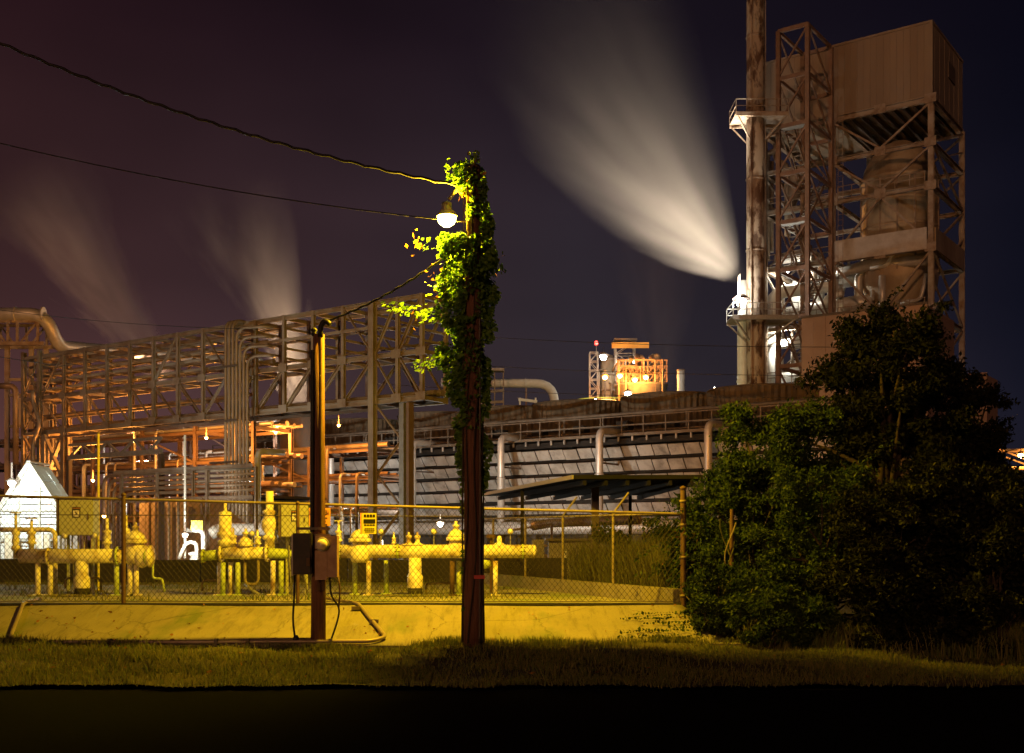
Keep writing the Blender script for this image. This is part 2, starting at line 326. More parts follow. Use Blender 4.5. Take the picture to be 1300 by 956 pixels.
# leaves: n folded four-vertex leaves around given centres
def leaf_mesh(name, pts, size, mat, parent=None, droop=.3, aspect=.5, jitter=.55, dirs=None):
    n = len(pts); pts = np.asarray(pts, dtype=np.float64)
    d = RNG.normal(size=(n, 3)) if dirs is None else np.asarray(dirs) + RNG.normal(size=(n, 3)) * .25
    d[:, 2] -= droop; d /= np.linalg.norm(d, axis=1)[:, None]
    q = RNG.normal(size=(n, 3)); q -= d * (q * d).sum(1)[:, None]; q /= np.linalg.norm(q, axis=1)[:, None]
    nn = np.cross(d, q); L = size * (1 + RNG.uniform(-jitter, jitter, n))[:, None]
    base = pts - d * L * .5; tip = pts + d * L * .5
    l = pts + q * L * aspect * .5 + nn * L * .10; r = pts - q * L * aspect * .5 + nn * L * .10
    v = np.stack([base, l, tip, r], 1).reshape(-1, 3)
    i = np.arange(n) * 4
    tri = np.stack([i, i + 2, i + 1, i, i + 3, i + 2], 1).reshape(-1)
    me = bpy.data.meshes.new(name); me.vertices.add(n * 4); me.vertices.foreach_set('co', v.reshape(-1))
    me.loops.add(n * 6); me.loops.foreach_set('vertex_index', tri.astype(np.int32))
    me.polygons.add(n * 2); me.polygons.foreach_set('loop_start', np.arange(n * 2, dtype=np.int32) * 3)
    me.materials.append(M[mat]); me.update(calc_edges=True); me.validate()
    o = bpy.data.objects.new(name, me); COL.objects.link(o); o.parent = parent; return o
def blades(name, xy, z, h, w, mat, lean=.35, parent=None):
    n = len(xy); xy = np.asarray(xy); z = np.asarray(z); h = h * RNG.uniform(.45, 1.3, n); an = RNG.uniform(0, 2 * math.pi, n)
    ca, sa = np.cos(an), np.sin(an); ln = RNG.uniform(0, lean, n) * h; la = RNG.uniform(0, 2 * math.pi, n)
    b = np.stack([xy[:, 0], xy[:, 1], z], 1); off = np.stack([ca * w / 2, sa * w / 2, 0 * ca], 1)
    mid = b + np.stack([np.cos(la) * ln * .35, np.sin(la) * ln * .35, h * .55], 1); tip = b + np.stack([np.cos(la) * ln, np.sin(la) * ln, h], 1)
    v = np.stack([b - off, b + off, mid + off * .7, mid - off * .7, tip], 1).reshape(-1, 3); i = np.arange(n) * 5
    tri = np.stack([i, i + 1, i + 2, i, i + 2, i + 3, i + 3, i + 2, i + 4], 1).reshape(-1)
    me = bpy.data.meshes.new(name); me.vertices.add(n * 5); me.vertices.foreach_set('co', v.reshape(-1))
    me.loops.add(n * 9); me.loops.foreach_set('vertex_index', tri.astype(np.int32))
    me.polygons.add(n * 3); me.polygons.foreach_set('loop_start', np.arange(n * 3, dtype=np.int32) * 3)
    me.materials.append(M[mat]); me.update(calc_edges=True); me.validate()
    o = bpy.data.objects.new(name, me); COL.objects.link(o); o.parent = parent; return o

# ================================================================== SETTING
YZ = 0.5                                                    # yard level
FY = 19.3                                                   # fence line
def und(x, y): return .05 * math.sin(x * .7 + y * .4) + .03 * math.sin(x * 1.9 - y * 1.3) + .02 * math.sin(x * 4.1 + y * 3.3)
mb = MB(); nx, ny = 90, 34                                   # lawn strip between the road and the yard, then flat ground to the horizon
for j in range(ny + 1):
    for i in range(nx + 1):
        x = -22 + 50 * i / nx; y = 12.55 + 9.5 * j / ny + (.10 * math.sin(x * 2.3) + .07 * math.sin(x * 5.9 + 1) if j == 0 else 0); mb.v.append((x, y, und(x, y) * min(1, max(0, (y - 12.6) / .8)) + (max(0, x - 3.2) * .02 if y > 16 else 0)))
mb.f = [(j * (nx + 1) + i, j * (nx + 1) + i + 1, (j + 1) * (nx + 1) + i + 1, (j + 1) * (nx + 1) + i) for j in range(ny) for i in range(nx)]
struct(mb.build('lawn', 'soil', None, True))
struct(MB().add([(-900, -60, -.12), (1400, -60, -.12), (1400, 2400, -.12), (-900, 2400, -.12)], [(0, 1, 2, 3)]).build('ground', 'soil'))
struct(MB().box((0, 6.2, -.075), (120, 12.7, .05)).build('road', 'asphalt'))

# concrete embankment and the yard on top of it
mb = MB(); nx, ny = 80, 6; x0, x1 = -24.0, 2.86
for j in range(ny + 1):
    for i in range(nx + 1):
        t = j / ny; x = x0 + (x1 - x0 + (1 - t) * .55) * i / nx
        mb.v.append((x, 17.12 + 2.12 * t + .02 * math.sin(x * .8), .02 + .47 * t + .012 * math.sin(x * 1.3 + t * 4)))
mb.f = [(j * (nx + 1) + i, j * (nx + 1) + i + 1, (j + 1) * (nx + 1) + i + 1, (j + 1) * (nx + 1) + i) for j in range(ny) for i in range(nx)]
b0 = len(mb.v); mb.v += [(x0, 17.12, -.3), (x1 + .55, 17.12, -.3), (x1, 19.24, -.3), (x0, 19.24, -.3)]
n1 = nx + 1
mb.f += [(b0, b0 + 1, nx, *range(nx - 1, -1, -1)), (b0 + 1, b0 + 2, ny * n1 + nx, *[j * n1 + nx for j in range(ny - 1, -1, -1)])]
emb = tag(mb.build('concrete_embankment', 'conc', None, True), 'sloping stained concrete embankment below the chain link fence', 'embankment')
tag(MB().box((1.6, 17.07, .02), (3.6, .16, .07), rz=-.012).build('concrete_footing', 'conc'), 'narrow pale concrete strip at the foot of the embankment, right of the tall pole', 'footing')
struct(MB().prism([(-24, 19.25), (2.86, 19.25), (-1.9, 32), (-24, 32)], -.3, YZ - .006).build('yard', 'gravel'))
# kerb beam under the fence and the low wall along the yard's right edge
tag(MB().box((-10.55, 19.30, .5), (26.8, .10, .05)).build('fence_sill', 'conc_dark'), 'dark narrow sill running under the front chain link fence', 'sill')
KW0, KW1 = Vector((2.74, 19.42, 0)), Vector((-1.1, 29.4, 0))
d = (KW1 - KW0).normalized(); s = Vector((d.y, -d.x, 0)) * .22
mb = MB(); mb.prism([KW0 - s * 0, KW0 + s, KW1 + s, KW1 - s * 0], .3, .755)
tag(mb.build('low_kerb_wall', 'conc'), 'low concrete wall running back along the right edge of the yard', 'wall')
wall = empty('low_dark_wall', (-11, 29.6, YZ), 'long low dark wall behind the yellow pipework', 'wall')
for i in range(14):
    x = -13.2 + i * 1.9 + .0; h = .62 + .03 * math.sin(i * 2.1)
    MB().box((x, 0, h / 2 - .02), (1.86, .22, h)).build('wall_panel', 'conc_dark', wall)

# lawn grass
n = 64000
x = RNG.uniform(-11, 11, n * 2); y = 12.50 + .10 * np.sin(x * 2.3) + .07 * np.sin(x * 5.9 + 1) - .12 * RNG.random(n * 2) ** 3 + (RNG.random(n * 2) ** 1.1) * 4.6
patch = np.sin(x * 1.9 + 1.3 * np.sin(y * 1.7)) + np.sin(y * 2.7 - x * .8) + np.sin(x * 4.3 + y * 3.1) * .6
keep = (np.abs(x) < (y * .5 + 1.5)) & (RNG.random(n * 2) < np.clip(.62 + .38 * patch, .12, 1)); x, y = x[keep][:n], y[keep][:n]
z = .05 * np.sin(x * .7 + y * .4) + .03 * np.sin(x * 1.9 - y * 1.3) + .02 * np.sin(x * 4.1 + y * 3.3)
z *= np.clip((y - 12.6) / .8, 0, 1)
tag(blades('lawn_grass', np.stack([x, y], 1), z - .004, .075, .012, 'grass', .9), 'short mown grass on the verge in front of the embankment', 'grass', kind='stuff')
# tufts along the embankment foot and inside the yard
xs, ys, zs = [], [], []
for i in range(5200):
    cx = random.choice([-.8, -1.0, -.45, .6, 1.2, 2.5, -3.1, -2.7, -6, -8]) + random.gauss(0, .35); xs.append(cx); ys.append(17.02 + random.gauss(0, .06)); zs.append(und(cx, 17.0))
tag(blades('foot_grass', np.stack([xs, ys], 1), np.array(zs) - .01, .13, .012, 'grass', .7), 'taller grass tufts along the foot of the concrete slope', 'grass', kind='stuff')
n = 5000; x = RNG.uniform(-13, 1.5, n); y = RNG.uniform(20.5, 29, n); kp = (np.sin(x * 1.7 + y) + np.sin(x * .6 - y * 1.9) > .35) & (x < 2.3 - .385 * (y - 19.4)); x, y = x[kp], y[kp]
tag(blades('yard_weeds', np.stack([x, y], 1), np.full(len(x), YZ - .01), .14, .018, 'grass', .8), 'low weeds growing through the yard gravel', 'weeds', kind='stuff')

# ================================================================== FENCE
fence = empty('chain_link_fence', (-9, FY, YZ), 'rusty chain link fence with dark posts along the top of the embankment', 'fence')
FX0, FX1 = -13.0, 2.86
def ftop(x): return 2.335 - (x + 8.6) / 11.4 * .30 if x > -8.6 else 2.335
def fl(x, y, z): return (x + 9, y - FY, z - YZ)
xsr = [FX0, -8.6, -6.0, -3.3, -.65, 2.86]
for i in range(len(xsr) - 1):
    rod('top_rail', fl(xsr[i], FY, ftop(xsr[i])), fl(xsr[i + 1], FY, ftop(xsr[i + 1])), .045, 'rail_yel', fence)
rod('tension_wire', fl(FX0, FY + .02, 2.04), fl(-.7, FY + .02, 1.99), .016, 'steel_dark', fence)
rod('bottom_wire', fl(FX0, FY + .02, .56), fl(FX1, FY + .02, .55), .014, 'steel_dark', fence)
for px, dia, zt in ((157, .075, 2.34), (-60, .075, 2.34), (378, .06, 2.2), (597, .07, 2.12)):
    X = (px - 650) / F * FY; rod('post', fl(X, FY, .45), fl(X, FY, zt), dia, 'post_rust', fence)
    MB().lathe([(dia * .62, 0), (dia * .6, .03), (0, .06)], fl(X, FY, zt), 10).build('post_cap', 'post_rust', fence, True)
mb = MB(); sp = .094; xx = FX0
def diag(xa, za, xb, zb, yo):
    if abs(xa - xb) < .01: return
    p1 = Vector(fl(xa, FY + yo, za)); p2 = Vector(fl(xb, FY + yo, zb)); d = (p2 - p1); L = d.length; d /= L; nx_ = Vector((d.z, 0, -d.x)); w = .0033
    vs = []
    for p in (p1, p2): vs += [p + nx_ * w, p + Vector((0, -w * 1.2, 0)), p - nx_ * w, p + Vector((0, w * 1.2, 0))]
    mb.add(vs, [(0, 1, 5, 4), (1, 2, 6, 5), (2, 3, 7, 6), (3, 0, 4, 7)])
while xx < FX1:
    H = ftop(xx) - .56; slope = .82
    xb = min(xx + H * slope, FX1); diag(xx, .56, xb, .56 + (xb - xx) / slope, .006)
    xb = max(xx - H * slope, FX0); diag(xx, .56, xb, .56 + (xx - xb) / slope, -.006)
    xx += sp
tag(mb.build('wire_mesh', 'wire', fence), None, None, kind='stuff')
# return fence on the low wall
fence2 = empty('return_fence', (KW0.x, KW0.y, .755), 'yellow lit chain link fence standing on the low wall with slanted barb arms', 'fence')
def kw(t, z): p = KW0.lerp(KW1, t); return Vector((p.x + .1 - KW0.x, p.y + .1 - KW0.y, z - .755))
for t, arm in ((.235, 1), (.46, 1), (.66, 0), (.86, 0)):
    rod('post', kw(t, .755), kw(t, 2.1), .055, 'rail_yel', fence2)
    if arm: b = kw(t, 2.1); rod('barb_arm', b, b + Vector((.30, .05, .40)), .04, 'rail_yel', fence2)
rod('top_rail', kw(0.015, 2.05), kw(.95, 2.12), .04, 'rail_yel', fence2)
mb = MB(); LW = (KW1 - KW0).length; dd = (KW1 - KW0).normalized()
def diag2(ta, za, tb, zb):
    if abs(ta - tb) < .01: return
    p1, p2 = kw(ta / LW, za), kw(tb / LW, zb); d = (p2 - p1).normalized(); sd_ = Vector((dd.y, -dd.x, 0)); up = d.cross(sd_); w = .0026
    vs = []
    for p in (p1, p2): vs += [p + sd_ * w, p + up * w, p - sd_ * w, p - up * w]
    mb.add(vs, [(0, 1, 5, 4), (1, 2, 6, 5), (2, 3, 7, 6), (3, 0, 4, 7)])
t = .2
while t < LW * .94:
    H = 1.28; tb = min(t + H * .8, LW * .95); diag2(t, .78, tb, .78 + (tb - t) / .8); ta = max(t - H * .8, .1); diag2(t, .78, ta, .78 + (t - ta) / .8); t += .13
tag(mb.build('wire_mesh', 'wire', fence2), None, None, kind='stuff')
cp = empty('corner_post', (2.9, 19.35, .2), 'tall rusty corner post where the fence ends beside the shrubs', 'post')
rod('shaft', (0, 0, -.2), (0, 0, 2.25), .10, 'post_rust', cp)
for z_ in (.45, 1.1, 1.65, 2.05): MB().lathe([(.06, -.02), (.064, 0), (.06, .02)], (0, 0, z_), 12).build('clamp_band', 'rail_yel', cp, True)
MB().lathe([(.06, 0), (.055, .04), (0, .07)], (0, 0, 2.25), 12).build('post_cap', 'post_rust', cp, True)
o = empty('vine_stake', (3.62, 18.9, .1), 'thin old stake wrapped in dry vine stems right of the corner post', 'stake')
rod('shaft', (0, 0, -.1), (.02, 0, 2.0), .07, 'post_rust', o)
for k in range(3):
    pts = [(.10 * math.cos(k * 2 + i * .7) - .04 * k, .08 * math.sin(k * 2 + i * .7), .5 + i * .16 + .03 * k) for i in range(9)]; MB().path(pts, .012, 6).build('vine_stem', 'reed' if k else 'rail_yel', o)

# ================================================================== CONDUIT AND SMALL YARD STUFF
cond = empty('conduit_run', (-9.0, 17.1, .05), 'weathered metal conduit running along the foot of the concrete slope', 'conduit')
c0 = cond.location
def em(px, t): # point lying on the slope at photo column px
    Yv = 17.12 + 2.12 * t; return Vector(((px - 650) / F * Yv, Yv, .02 + .47 * t)) + Vector((0, -.02, .045)) - c0
pipe('conduit', [em(50, 1.32) + Vector((0, .1, -.12)), em(30, .98), em(14, .12), em(26, .0), em(240, .0), em(472, .02), em(490, .12), em(455, .98), em(430, 1.25) + Vector((0, 0, -.1)), em(405, 1.35) + Vector((0, 0, -.1))], .030, 'pipe_brown', cond, .12, 10)
for px in (45, 140, 275, 315, 420): MB().box(em(px, 0), (.05, .09, .10)).build('conduit_clamp', 'steel_dark', cond)
for px in (475, 452): MB().box(em(px, .5 if px == 475 else .85), (.14, .06, .06)).build('conduit_clamp', 'steel_dark', cond)

# signs on the fence
sg = empty('danger_sign', (-3.24, FY - .06, 1.86), 'orange lit DANGER notice on the fence behind the meter pole', 'sign')
MB().box((0, 0, .12), (.36, .012, .30)).build('sign_board', 'sign_or', sg)
MB().lathe([(.155, -.004), (.155, .004)], (0, -.009, .20), 24, 'y').build('sign_header', 'black', sg).scale = (1, 1, 1)
sg.children[-1].location = (0, 0, .20 * (1 - .36)); sg.children[-1].scale = (1.05, 1, .36)
text('sign_lettering', 'DANGER', .085, 'sign_or', sg, (0, -.016, .205))
for i in range(3): MB().box((.0, -.008, .10 - i * .055), (.26 - .05 * (i % 2), .004, .022)).build('sign_line', 'black', sg)
sg = empty('notice_sign', (-2.42, FY - .06, 1.70), 'small yellow notice with dark lines of print on the fence right of the meter pole', 'sign')
MB().box((0, 0, .17), (.27, .012, .35)).build('sign_board', 'sign_yel', sg)
MB().box((-.115, -.010, .17), (.035, .006, .35)).build('sign_edge_stripe', 'sign_or', sg)
MB().box((.02, -.009, .21), (.20, .004, .068)).build('sign_panel', 'black', sg)
for i, (zz, ww, hh) in enumerate(((.30, .20, .045), (.145, .19, .022), (.085, .17, .012), (.058, .18, .012), (.03, .15, .012))):
    k = 4 if i < 2 else 5
    for j in range(k): MB().box((.02 - ww / 2 + ww * (j + .5) / k, -.008, zz), (ww / k * .8, .004, hh)).build('sign_line', 'black', sg)

def cabinet(px0, px1, py0, py1, Y, label):
    a, b = W(px0, py1, Y), W(px1, py0, Y); w = b.x - a.x; h = b.z - a.z; root = empty('control_cabinet', ((a.x + b.x) / 2, Y, YZ), label, 'cabinet', group='control cabinets in the yard')
    z0 = a.z - YZ
    MB().box((0, 0, z0 + h / 2), (w, .34, h)).build('cabinet_body', 'cabinet', root)
    MB().box((0, -.185, z0 + h / 2), (w * .95, .03, h * .95)).build('door', 'cabinet', root)
    MB().box((-w / 2 - .03, .0, z0 + h / 2), (.05, .36, h * 1.02)).build('side_rail', 'steel_dark', root)
    MB().box((0, .02, z0 + h + .015), (w + .1, .46, .03)).build('rain_hood', 'steel_dark', root)
    s = .16; cx, cz = .02, z0 + h * .64
    MB().box((cx, -.206, cz), (s, .01, s * 1.35)).build('warning_label', 'black', root)
    MB().box((cx, -.214, cz - .026), (s * .76, .006, s * .80)).build('label_panel', 'sign_wh', root)
    text('label_lettering', 'DANGER', .036, 'sign_or', root, (cx, -.213, cz + s * .5))
    MB().add([(cx - .035, -.219, cz - .01), (cx + .012, -.219, cz + .028), (cx + .002, -.219, cz - .012), (cx + .035, -.219, cz - .022), (cx - .012, -.219, cz - .066), (cx - .002, -.219, cz - .028)], [(0, 5, 3, 2, 1), (5, 4, 3)]).build('label_symbol', 'post_rust', root)
    rod('handle', (w * .38, -.22, z0 + h * .45), (w * .38, -.22, z0 + h * .6), .02, 'steel_dark', root)
    for s_ in (-1, 1): bar('leg', (s_ * w * .36, .08, 0), (s_ * w * .36, .08, z0), .05, .05, 'cabinet', root)
    for i in range(3): pipe('conduit', [(-.14 + .12 * i, .0, z0), (-.14 + .12 * i, .0, z0 - .28 - .06 * i), (-.1 + .16 * i, .05, .0)], .016, 'galv', root, .08, 8)
    return root
cabinet(79, 122, 634, 680, 23.4, 'green control cabinet with a small warning label left of the fence post')
cabinet(359, 393, 640, 682, 22.6, 'yellow lit control cabinet with a small warning label left of the meter pole')
yp = empty('yellow_marker_pole', W(125, 745, 24.3) * 1, 'thin tall yellow pole beside the green control cabinet', 'pole'); yp.location.z = YZ
rod('shaft', (0, 0, 0), (0, 0, 3.35), .055, 'sign_yel', yp); MB().lathe([(.035, 0), (.03, .03), (0, .05)], (0, 0, 3.35), 8).build('pole_cap', 'rail_yel', yp); MB().box((0, 0, .01), (.2, .2, .02)).build('base_plate', 'rail_yel', yp)

# ================================================================== YELLOW PIPEWORK
PYD = 22.5; K = PYD / F
def yx(px): return (px - 650) * K
def yz(py): return CAMZ + (685 - py) * K
def station(px, label):
    return empty('pipe_station', (yx(px), PYD, YZ), label, 'pipework', group='yellow gas pipework in the yard')
def sup(root, px, py_top, h0=0.0, w=.085, mat='yellow', dy=0.0):
    X = yx(px) - root.location.x; zt = yz(py_top) - YZ
    MB().tube((X, dy, 0), (X, dy, zt), w / 2, n=10).build('support_leg', mat, root, True)
    MB().box((X, dy, .012), (w * 2, w * 2, .024)).build('base_plate', mat, root)
def pedestal(root, px, py_top):
    X = yx(px) - root.location.x; zt = yz(py_top) - YZ
    MB().lathe([(.150, .14), (.155, .16), (.155, zt * .50), (.135, zt * .56), (.125, zt * .60), (.125, zt)], (X, 0, 0), 20).build('pedestal', 'yellow', root, True)
    MB().lathe([(.15, 0), (.14, .16)], (X, 0, 0), 14).build('pedestal_base', 'conc_dark', root, True)
def bolts(root, c, r, n, axis='z', mat='yellow'):
    for i in range(n):
        a = 2 * math.pi * i / n; p = Vector((c[0] + r * math.cos(a), c[1] + r * math.sin(a), c[2]))
        MB().lathe([(.014, -.035), (.014, .035)], p, 6).build('bolt', mat, root)
def dome_valve(root, px, zc, R, cap=True, mat='yellow'):
    X = yx(px) - root.location.x
    MB().lathe([(R * .75, -R * 1.0), (R * 1.0, -R * .6), (R * 1.08, -.02), (R * .95, R * .45), (R * .80, R * .75), (R * .80, R * 1.0)], (X, 0, zc), 22).build('valve_body', mat, root, True)
    MB().lathe([(R * 1.12, 0), (R * 1.16, .02), (R * 1.16, .06), (R * 1.1, .075)], (X, 0, zc + R * 1.0), 22).build('valve_flange', mat, root, True)
    MB().lathe([(R * 1.0, 0), (R * .95, R * .25), (R * .72, R * .62), (R * .35, R * .85), (R * .2, R * .9)], (X, 0, zc + R * 1.0 + .075), 22).build('valve_bonnet', mat, root, True)
    bolts(root, (X, 0, zc + R * 1.0 + .04), R * 1.05, 12, mat=mat)
    if cap: MB().lathe([(.05, -.02), (.055, .06), (.075, .065), (.075, .10), (.03, .11), (.03, .17), (0, .18)], (X, 0, zc + R * 1.9 + .06), 12).build('valve_cap', mat, root, True)
def gate_valve(root, px, z0, h, r=.07, mat='yellow'):
    X = yx(px) - root.location.x
    MB().lathe([(r, 0), (r, h * .18), (r * 1.7, h * .2), (r * 1.7, h * .26), (r * 1.1, h * .30), (r * 1.5, h * .38), (r * 1.1, h * .50), (r * 1.6, h * .54), (r * 1.6, h * .6), (r * .6, h * .64), (r * .5, h)], (X, 0, z0), 16).build('gate_valve', mat, root, True)
def handwheel(root, px, z, r=.1, mat='yellow'):
    X = yx(px) - root.location.x; pts = [(X + r * math.cos(a * math.pi / 8), r * math.sin(a * math.pi / 8), z) for a in range(17)]
    MB().path(pts, .012, 6).build('handwheel', mat, root, True)
    for a in (0, 2.1, 4.2): rod('handwheel_spoke', (X, 0, z), (X + r * math.cos(a), r * math.sin(a), z), .014, mat, root)
def run(root, pts, r, mat='yellow', name='main_pipe', bend=None):
    pipe(name, [(yx(p[0]) - root.location.x, p[2] if len(p) > 2 else 0, yz(p[1]) - YZ) for p in pts], r, mat, root, bend, 18)
def gauge(root, px, z, dy=-.05):
    X = yx(px) - root.location.x
    rod('gauge_stem', (X, dy, z), (X, dy, z + .22), .022, 'galv', root)
    MB().lathe([(.0, -.02), (.055, -.018), (.062, 0), (.062, .03), (0, .032)], (X, dy - .03, z + .27), 16, 'y').build('pressure_gauge', 'galv', root, True)
    MB().lathe([(0, -.003), (.05, -.002), (.05, 0)], (X, dy - .052, z + .27), 16, 'y').build('gauge_face', 'sign_wh', root, True)
def ring(root, px, py, r, mat='yellow', dy=0):
    X = yx(px) - root.location.x
    for i in range(10):
        an_ = 2 * math.pi * i / 10; MB().lathe([(.013, -.05), (.013, .05)], (X, dy + r * .93 * math.cos(an_), yz(py) - YZ + r * .93 * math.sin(an_)), 6, 'x').build('bolt', 'post_rust', root)
    MB().lathe([(r, -.025), (r * 1.02, 0), (r, .025)], (X, dy, yz(py) - YZ), 20, 'x').build('pipe_flange', mat, root, True)

L_ = station(104, 'yellow pipe on a thick pedestal with a domed valve behind the rusty fence post')
zc = yz(706) - YZ
run(L_, [(26, 706), (180, 706)], .145); ring(L_, 150, 706, .19, 'yellow_green'); ring(L_, 62, 706, .17)
MB().lathe([(.10, 0), (.21, .05), (.24, .14), (.19, .24), (.22, .27), (.22, .31), (.17, .34), (.05, .38)], (yx(172) - L_.location.x, 0, zc), 20, 'x').build('valve_body', 'yellow', L_, True)
dome_valve(L_, 172, zc + .05, .20); MB().lathe([(.155, 0), (.165, .05), (.13, .11), (0, .13)], (yx(185) - L_.location.x, -.05, zc - .01), 18, 'x').build('end_cap', 'yellow_green', L_, True)
pedestal(L_, 104, 712)
for px, mt in ((48, 'yellow'), (64, 'yellow'), (148, 'yellow_green'), (165, 'yellow'), (173, 'yellow')): sup(L_, px, 714, mat=mt, w=.10)
for px, h in ((40, .75), (136, .78), (160, .85)):
    gate_valve(L_, px, zc + .12, h * .8, .055); 
handwheel(L_, 40, zc + .74); gate_valve(L_, 20, zc - .05, .9, .05); handwheel(L_, 20, zc + .85, .09)
run(L_, [(57, 700, .5), (57, 672, .5), (20, 672, .5), (-20, 672, .5)], .05, 'yellow', 'small_pipe'); run(L_, [(188, 708, .3), (188, 735, .3), (200, 735, .3), (203, 752, .3)], .022, 'yellow_green', 'small_pipe')
MB().tube((yx(57) - L_.location.x, .5, 0), (yx(57) - L_.location.x, .5, yz(700) - YZ), .05, n=10).build('support_leg', 'yellow', L_)

C_ = station(305, 'short yellow pipe with a tall actuator valve and legs between the two cabinets')
zc2 = yz(702) - YZ
run(C_, [(283, 702), (338, 702)], .12); run(C_, [(256, 706), (280, 704)], .10, 'yellow_green', 'stub_pipe'); ring(C_, 258, 706, .14, 'yellow_green'); ring(C_, 281, 703, .18); ring(C_, 339, 702, .17)
X = yx(286) - C_.location.x
MB().lathe([(.10, .12), (.15, .18), (.15, .24), (.09, .28), (.17, .34), (.17, .40), (.125, .42), (.125, .80), (.06, .82), (.03, .84), (.03, .98)], (X, 0, zc2), 18).build('valve_actuator', 'yellow', C_, True)
dome_valve(C_, 312, zc2, .13); gate_valve(C_, 296, zc2 + .1, .4, .045); gate_valve(C_, 327, zc2 + .1, .36, .045)
X = yx(341) - C_.location.x
MB().lathe([(.10, -.1), (.10, .25), (.14, .28), (.14, .33), (.09, .36), (.16, .5), (.17, .62), (.10, .75), (.14, .78), (.14, .83), (.075, .86), (.075, 1.22)], (X, .1, zc2), 18).build('relief_valve', 'yellow', C_, True)
for px, mt in ((277, 'yellow'), (283, 'yellow_green'), (291, 'yellow'), (302, 'yellow_green'), (345, 'yellow'), (357, 'yellow_green')): sup(C_, px, 714 if px < 340 else 712, mat=mt, w=.10, dy=.12 if px in (277, 291, 345) else 0)
run(C_, [(311, 708), (311, 742), (328, 742), (328, 708)], .028, 'rail_yel', 'drain_pipe', .12); run(C_, [(312, 742), (325, 748, -.4), (340, 752, -.8)], .03, 'galv', 'ground_pipe')
run(C_, [(339, 702), (372, 704, .3), (400, 706, .5)], .10, 'yellow_green', 'cross_pipe')

R_ = station(527, 'long yellow pipe on a thick pedestal crossing behind the ivy covered pole')
zc3 = yz(700) - YZ
run(R_, [(420, 700), (677, 700)], .135); MB().lathe([(.135, 0), (.13, .03), (.09, .06), (0, .08)], (yx(677) - R_.location.x, 0, zc3), 18, 'x').build('end_cap', 'yellow', R_, True)
ring(R_, 505, 700, .145, 'yellow_green'); ring(R_, 431, 700, .15, 'yellow_green'); ring(R_, 664, 700, .142, 'yellow_green'); ring(R_, 600, 700, .142)
dome_valve(R_, 457, zc3 - .02, .20, False); dome_valve(R_, 579, zc3 + .04, .17)
MB().lathe([(.10, -.16), (.17, -.10), (.17, 0), (.10, .02)], (yx(613) - R_.location.x, .1, zc3 - .18), 18).build('drip_pot', 'yellow_green', R_, True)
for px in (519, 530): MB().lathe([(.09, .08), (.085, .15), (.045, .18), (.045, .25), (.06, .26), (.06, .31), (.02, .33), (.02, .38)], (yx(px) - R_.location.x, 0, zc3), 14).build('valve_cap', 'yellow', R_, True)
MB().lathe([(.11, .08), (.09, .16), (.045, .18), (.05, .26), (.03, .30), (.0, .31)], (yx(634) - R_.location.x, 0, zc3), 14).build('valve_cap', 'yellow', R_, True)
MB().box((yx(524) - R_.location.x, 0, zc3 + .135), (.40, .2, .03)).build('saddle', 'yellow', R_)
pedestal(R_, 527, 708)
for px, mt, dy in ((448, 'yellow_green', .3), (468, 'yellow', 0), (487, 'yellow_green', .5), (574, 'post_rust', 0), (582, 'yellow_green', .2), (629, 'yellow', 0)): sup(R_, px, 712, mat=mt, w=.10, dy=dy)
gate_valve(R_, 430, zc3 + .1, .5, .045); handwheel(R_, 430, zc3 + .6, .08); gate_valve(R_, 500, zc3 + .1, .28, .03)
for rt_, px_, z_ in ((L_, 84, zc + .13), (L_, 122, zc + .13), (C_, 321, zc2 + .11), (R_, 484, zc3 + .12), (R_, 551, zc3 + .12), (R_, 648, zc3 + .12)): gauge(rt_, px_, z_)
for rt_, px_, py_ in ((R_, 560, 742), (L_, 90, 735), (C_, 268, 738)): run(rt_, [(px_ - 22, py_ + 14, .6), (px_ - 22, py_, .6), (px_ + 24, py_, .6), (px_ + 24, py_ + 16, .6)], .024, 'rail_yel', 'small_pipe', .1)
st = station(622, 'thin rusty standpipe right of the ivy covered pole'); rod('shaft', (0, 1.2, 0), (0, 1.2, 1.15), .06, 'post_rust', st); MB().lathe([(.10, 0), (.10, .06), (.05, .08)], (0, 1.2, 1.13), 10).build('cap', 'post_rust', st)

# rubble at pedestal feet, hoses
for k, (px, c) in enumerate(((104, -8.5), (527, -1.9))):
    mb = MB()
    for i in range(70):
        r = random.uniform(.02, .045); p = (yx(px) + random.gauss(0, .32), PYD - .3 + random.gauss(0, .1), YZ + r * .3); mb.lathe([(0, -r * .7), (r, -r * .1), (r * .7, r * .5), (0, r * .65)], p, 6)
    tag(mb.build('stone_scatter', 'conc'), 'loose stones scattered by the %s yellow pipe pedestal' % ('left' if k == 0 else 'right'), 'stones', kind='stuff')

lit = []
for i in range(130):
    X_ = random.uniform(-9, 2.8); t = random.random() ** 1.6; lit.append((X_, 17.14 + 2.08 * t, .045 + .47 * t))
for i in range(60): lit.append((random.uniform(-7, 6), random.uniform(12.7, 16.8), .07))
tag(leaf_mesh('leaf_litter', lit, .055, 'leafD', None, 0, .5, dirs=[(random.gauss(0, 1), random.gauss(0, 1), 0) for _ in lit]), 'dead leaves strewn on the concrete slope and lawn', 'leaves', kind='stuff')

wx, wy = [], []
for i in range(70):                                       # broad weeds and taller clumps in the lawn
    cx, cy = random.uniform(-8, 6), random.uniform(12.9, 16.7)
    for k in range(random.randint(10, 30)): wx.append(cx + random.gauss(0, .09)); wy.append(cy + random.gauss(0, .07))
tag(blades('lawn_weeds', np.stack([wx, wy], 1), np.array([und(a_, b_) for a_, b_ in zip(wx, wy)]) - .01, .15, .02, 'grass', 1.0), 'scattered taller weed clumps in the lawn', 'weeds', kind='stuff')

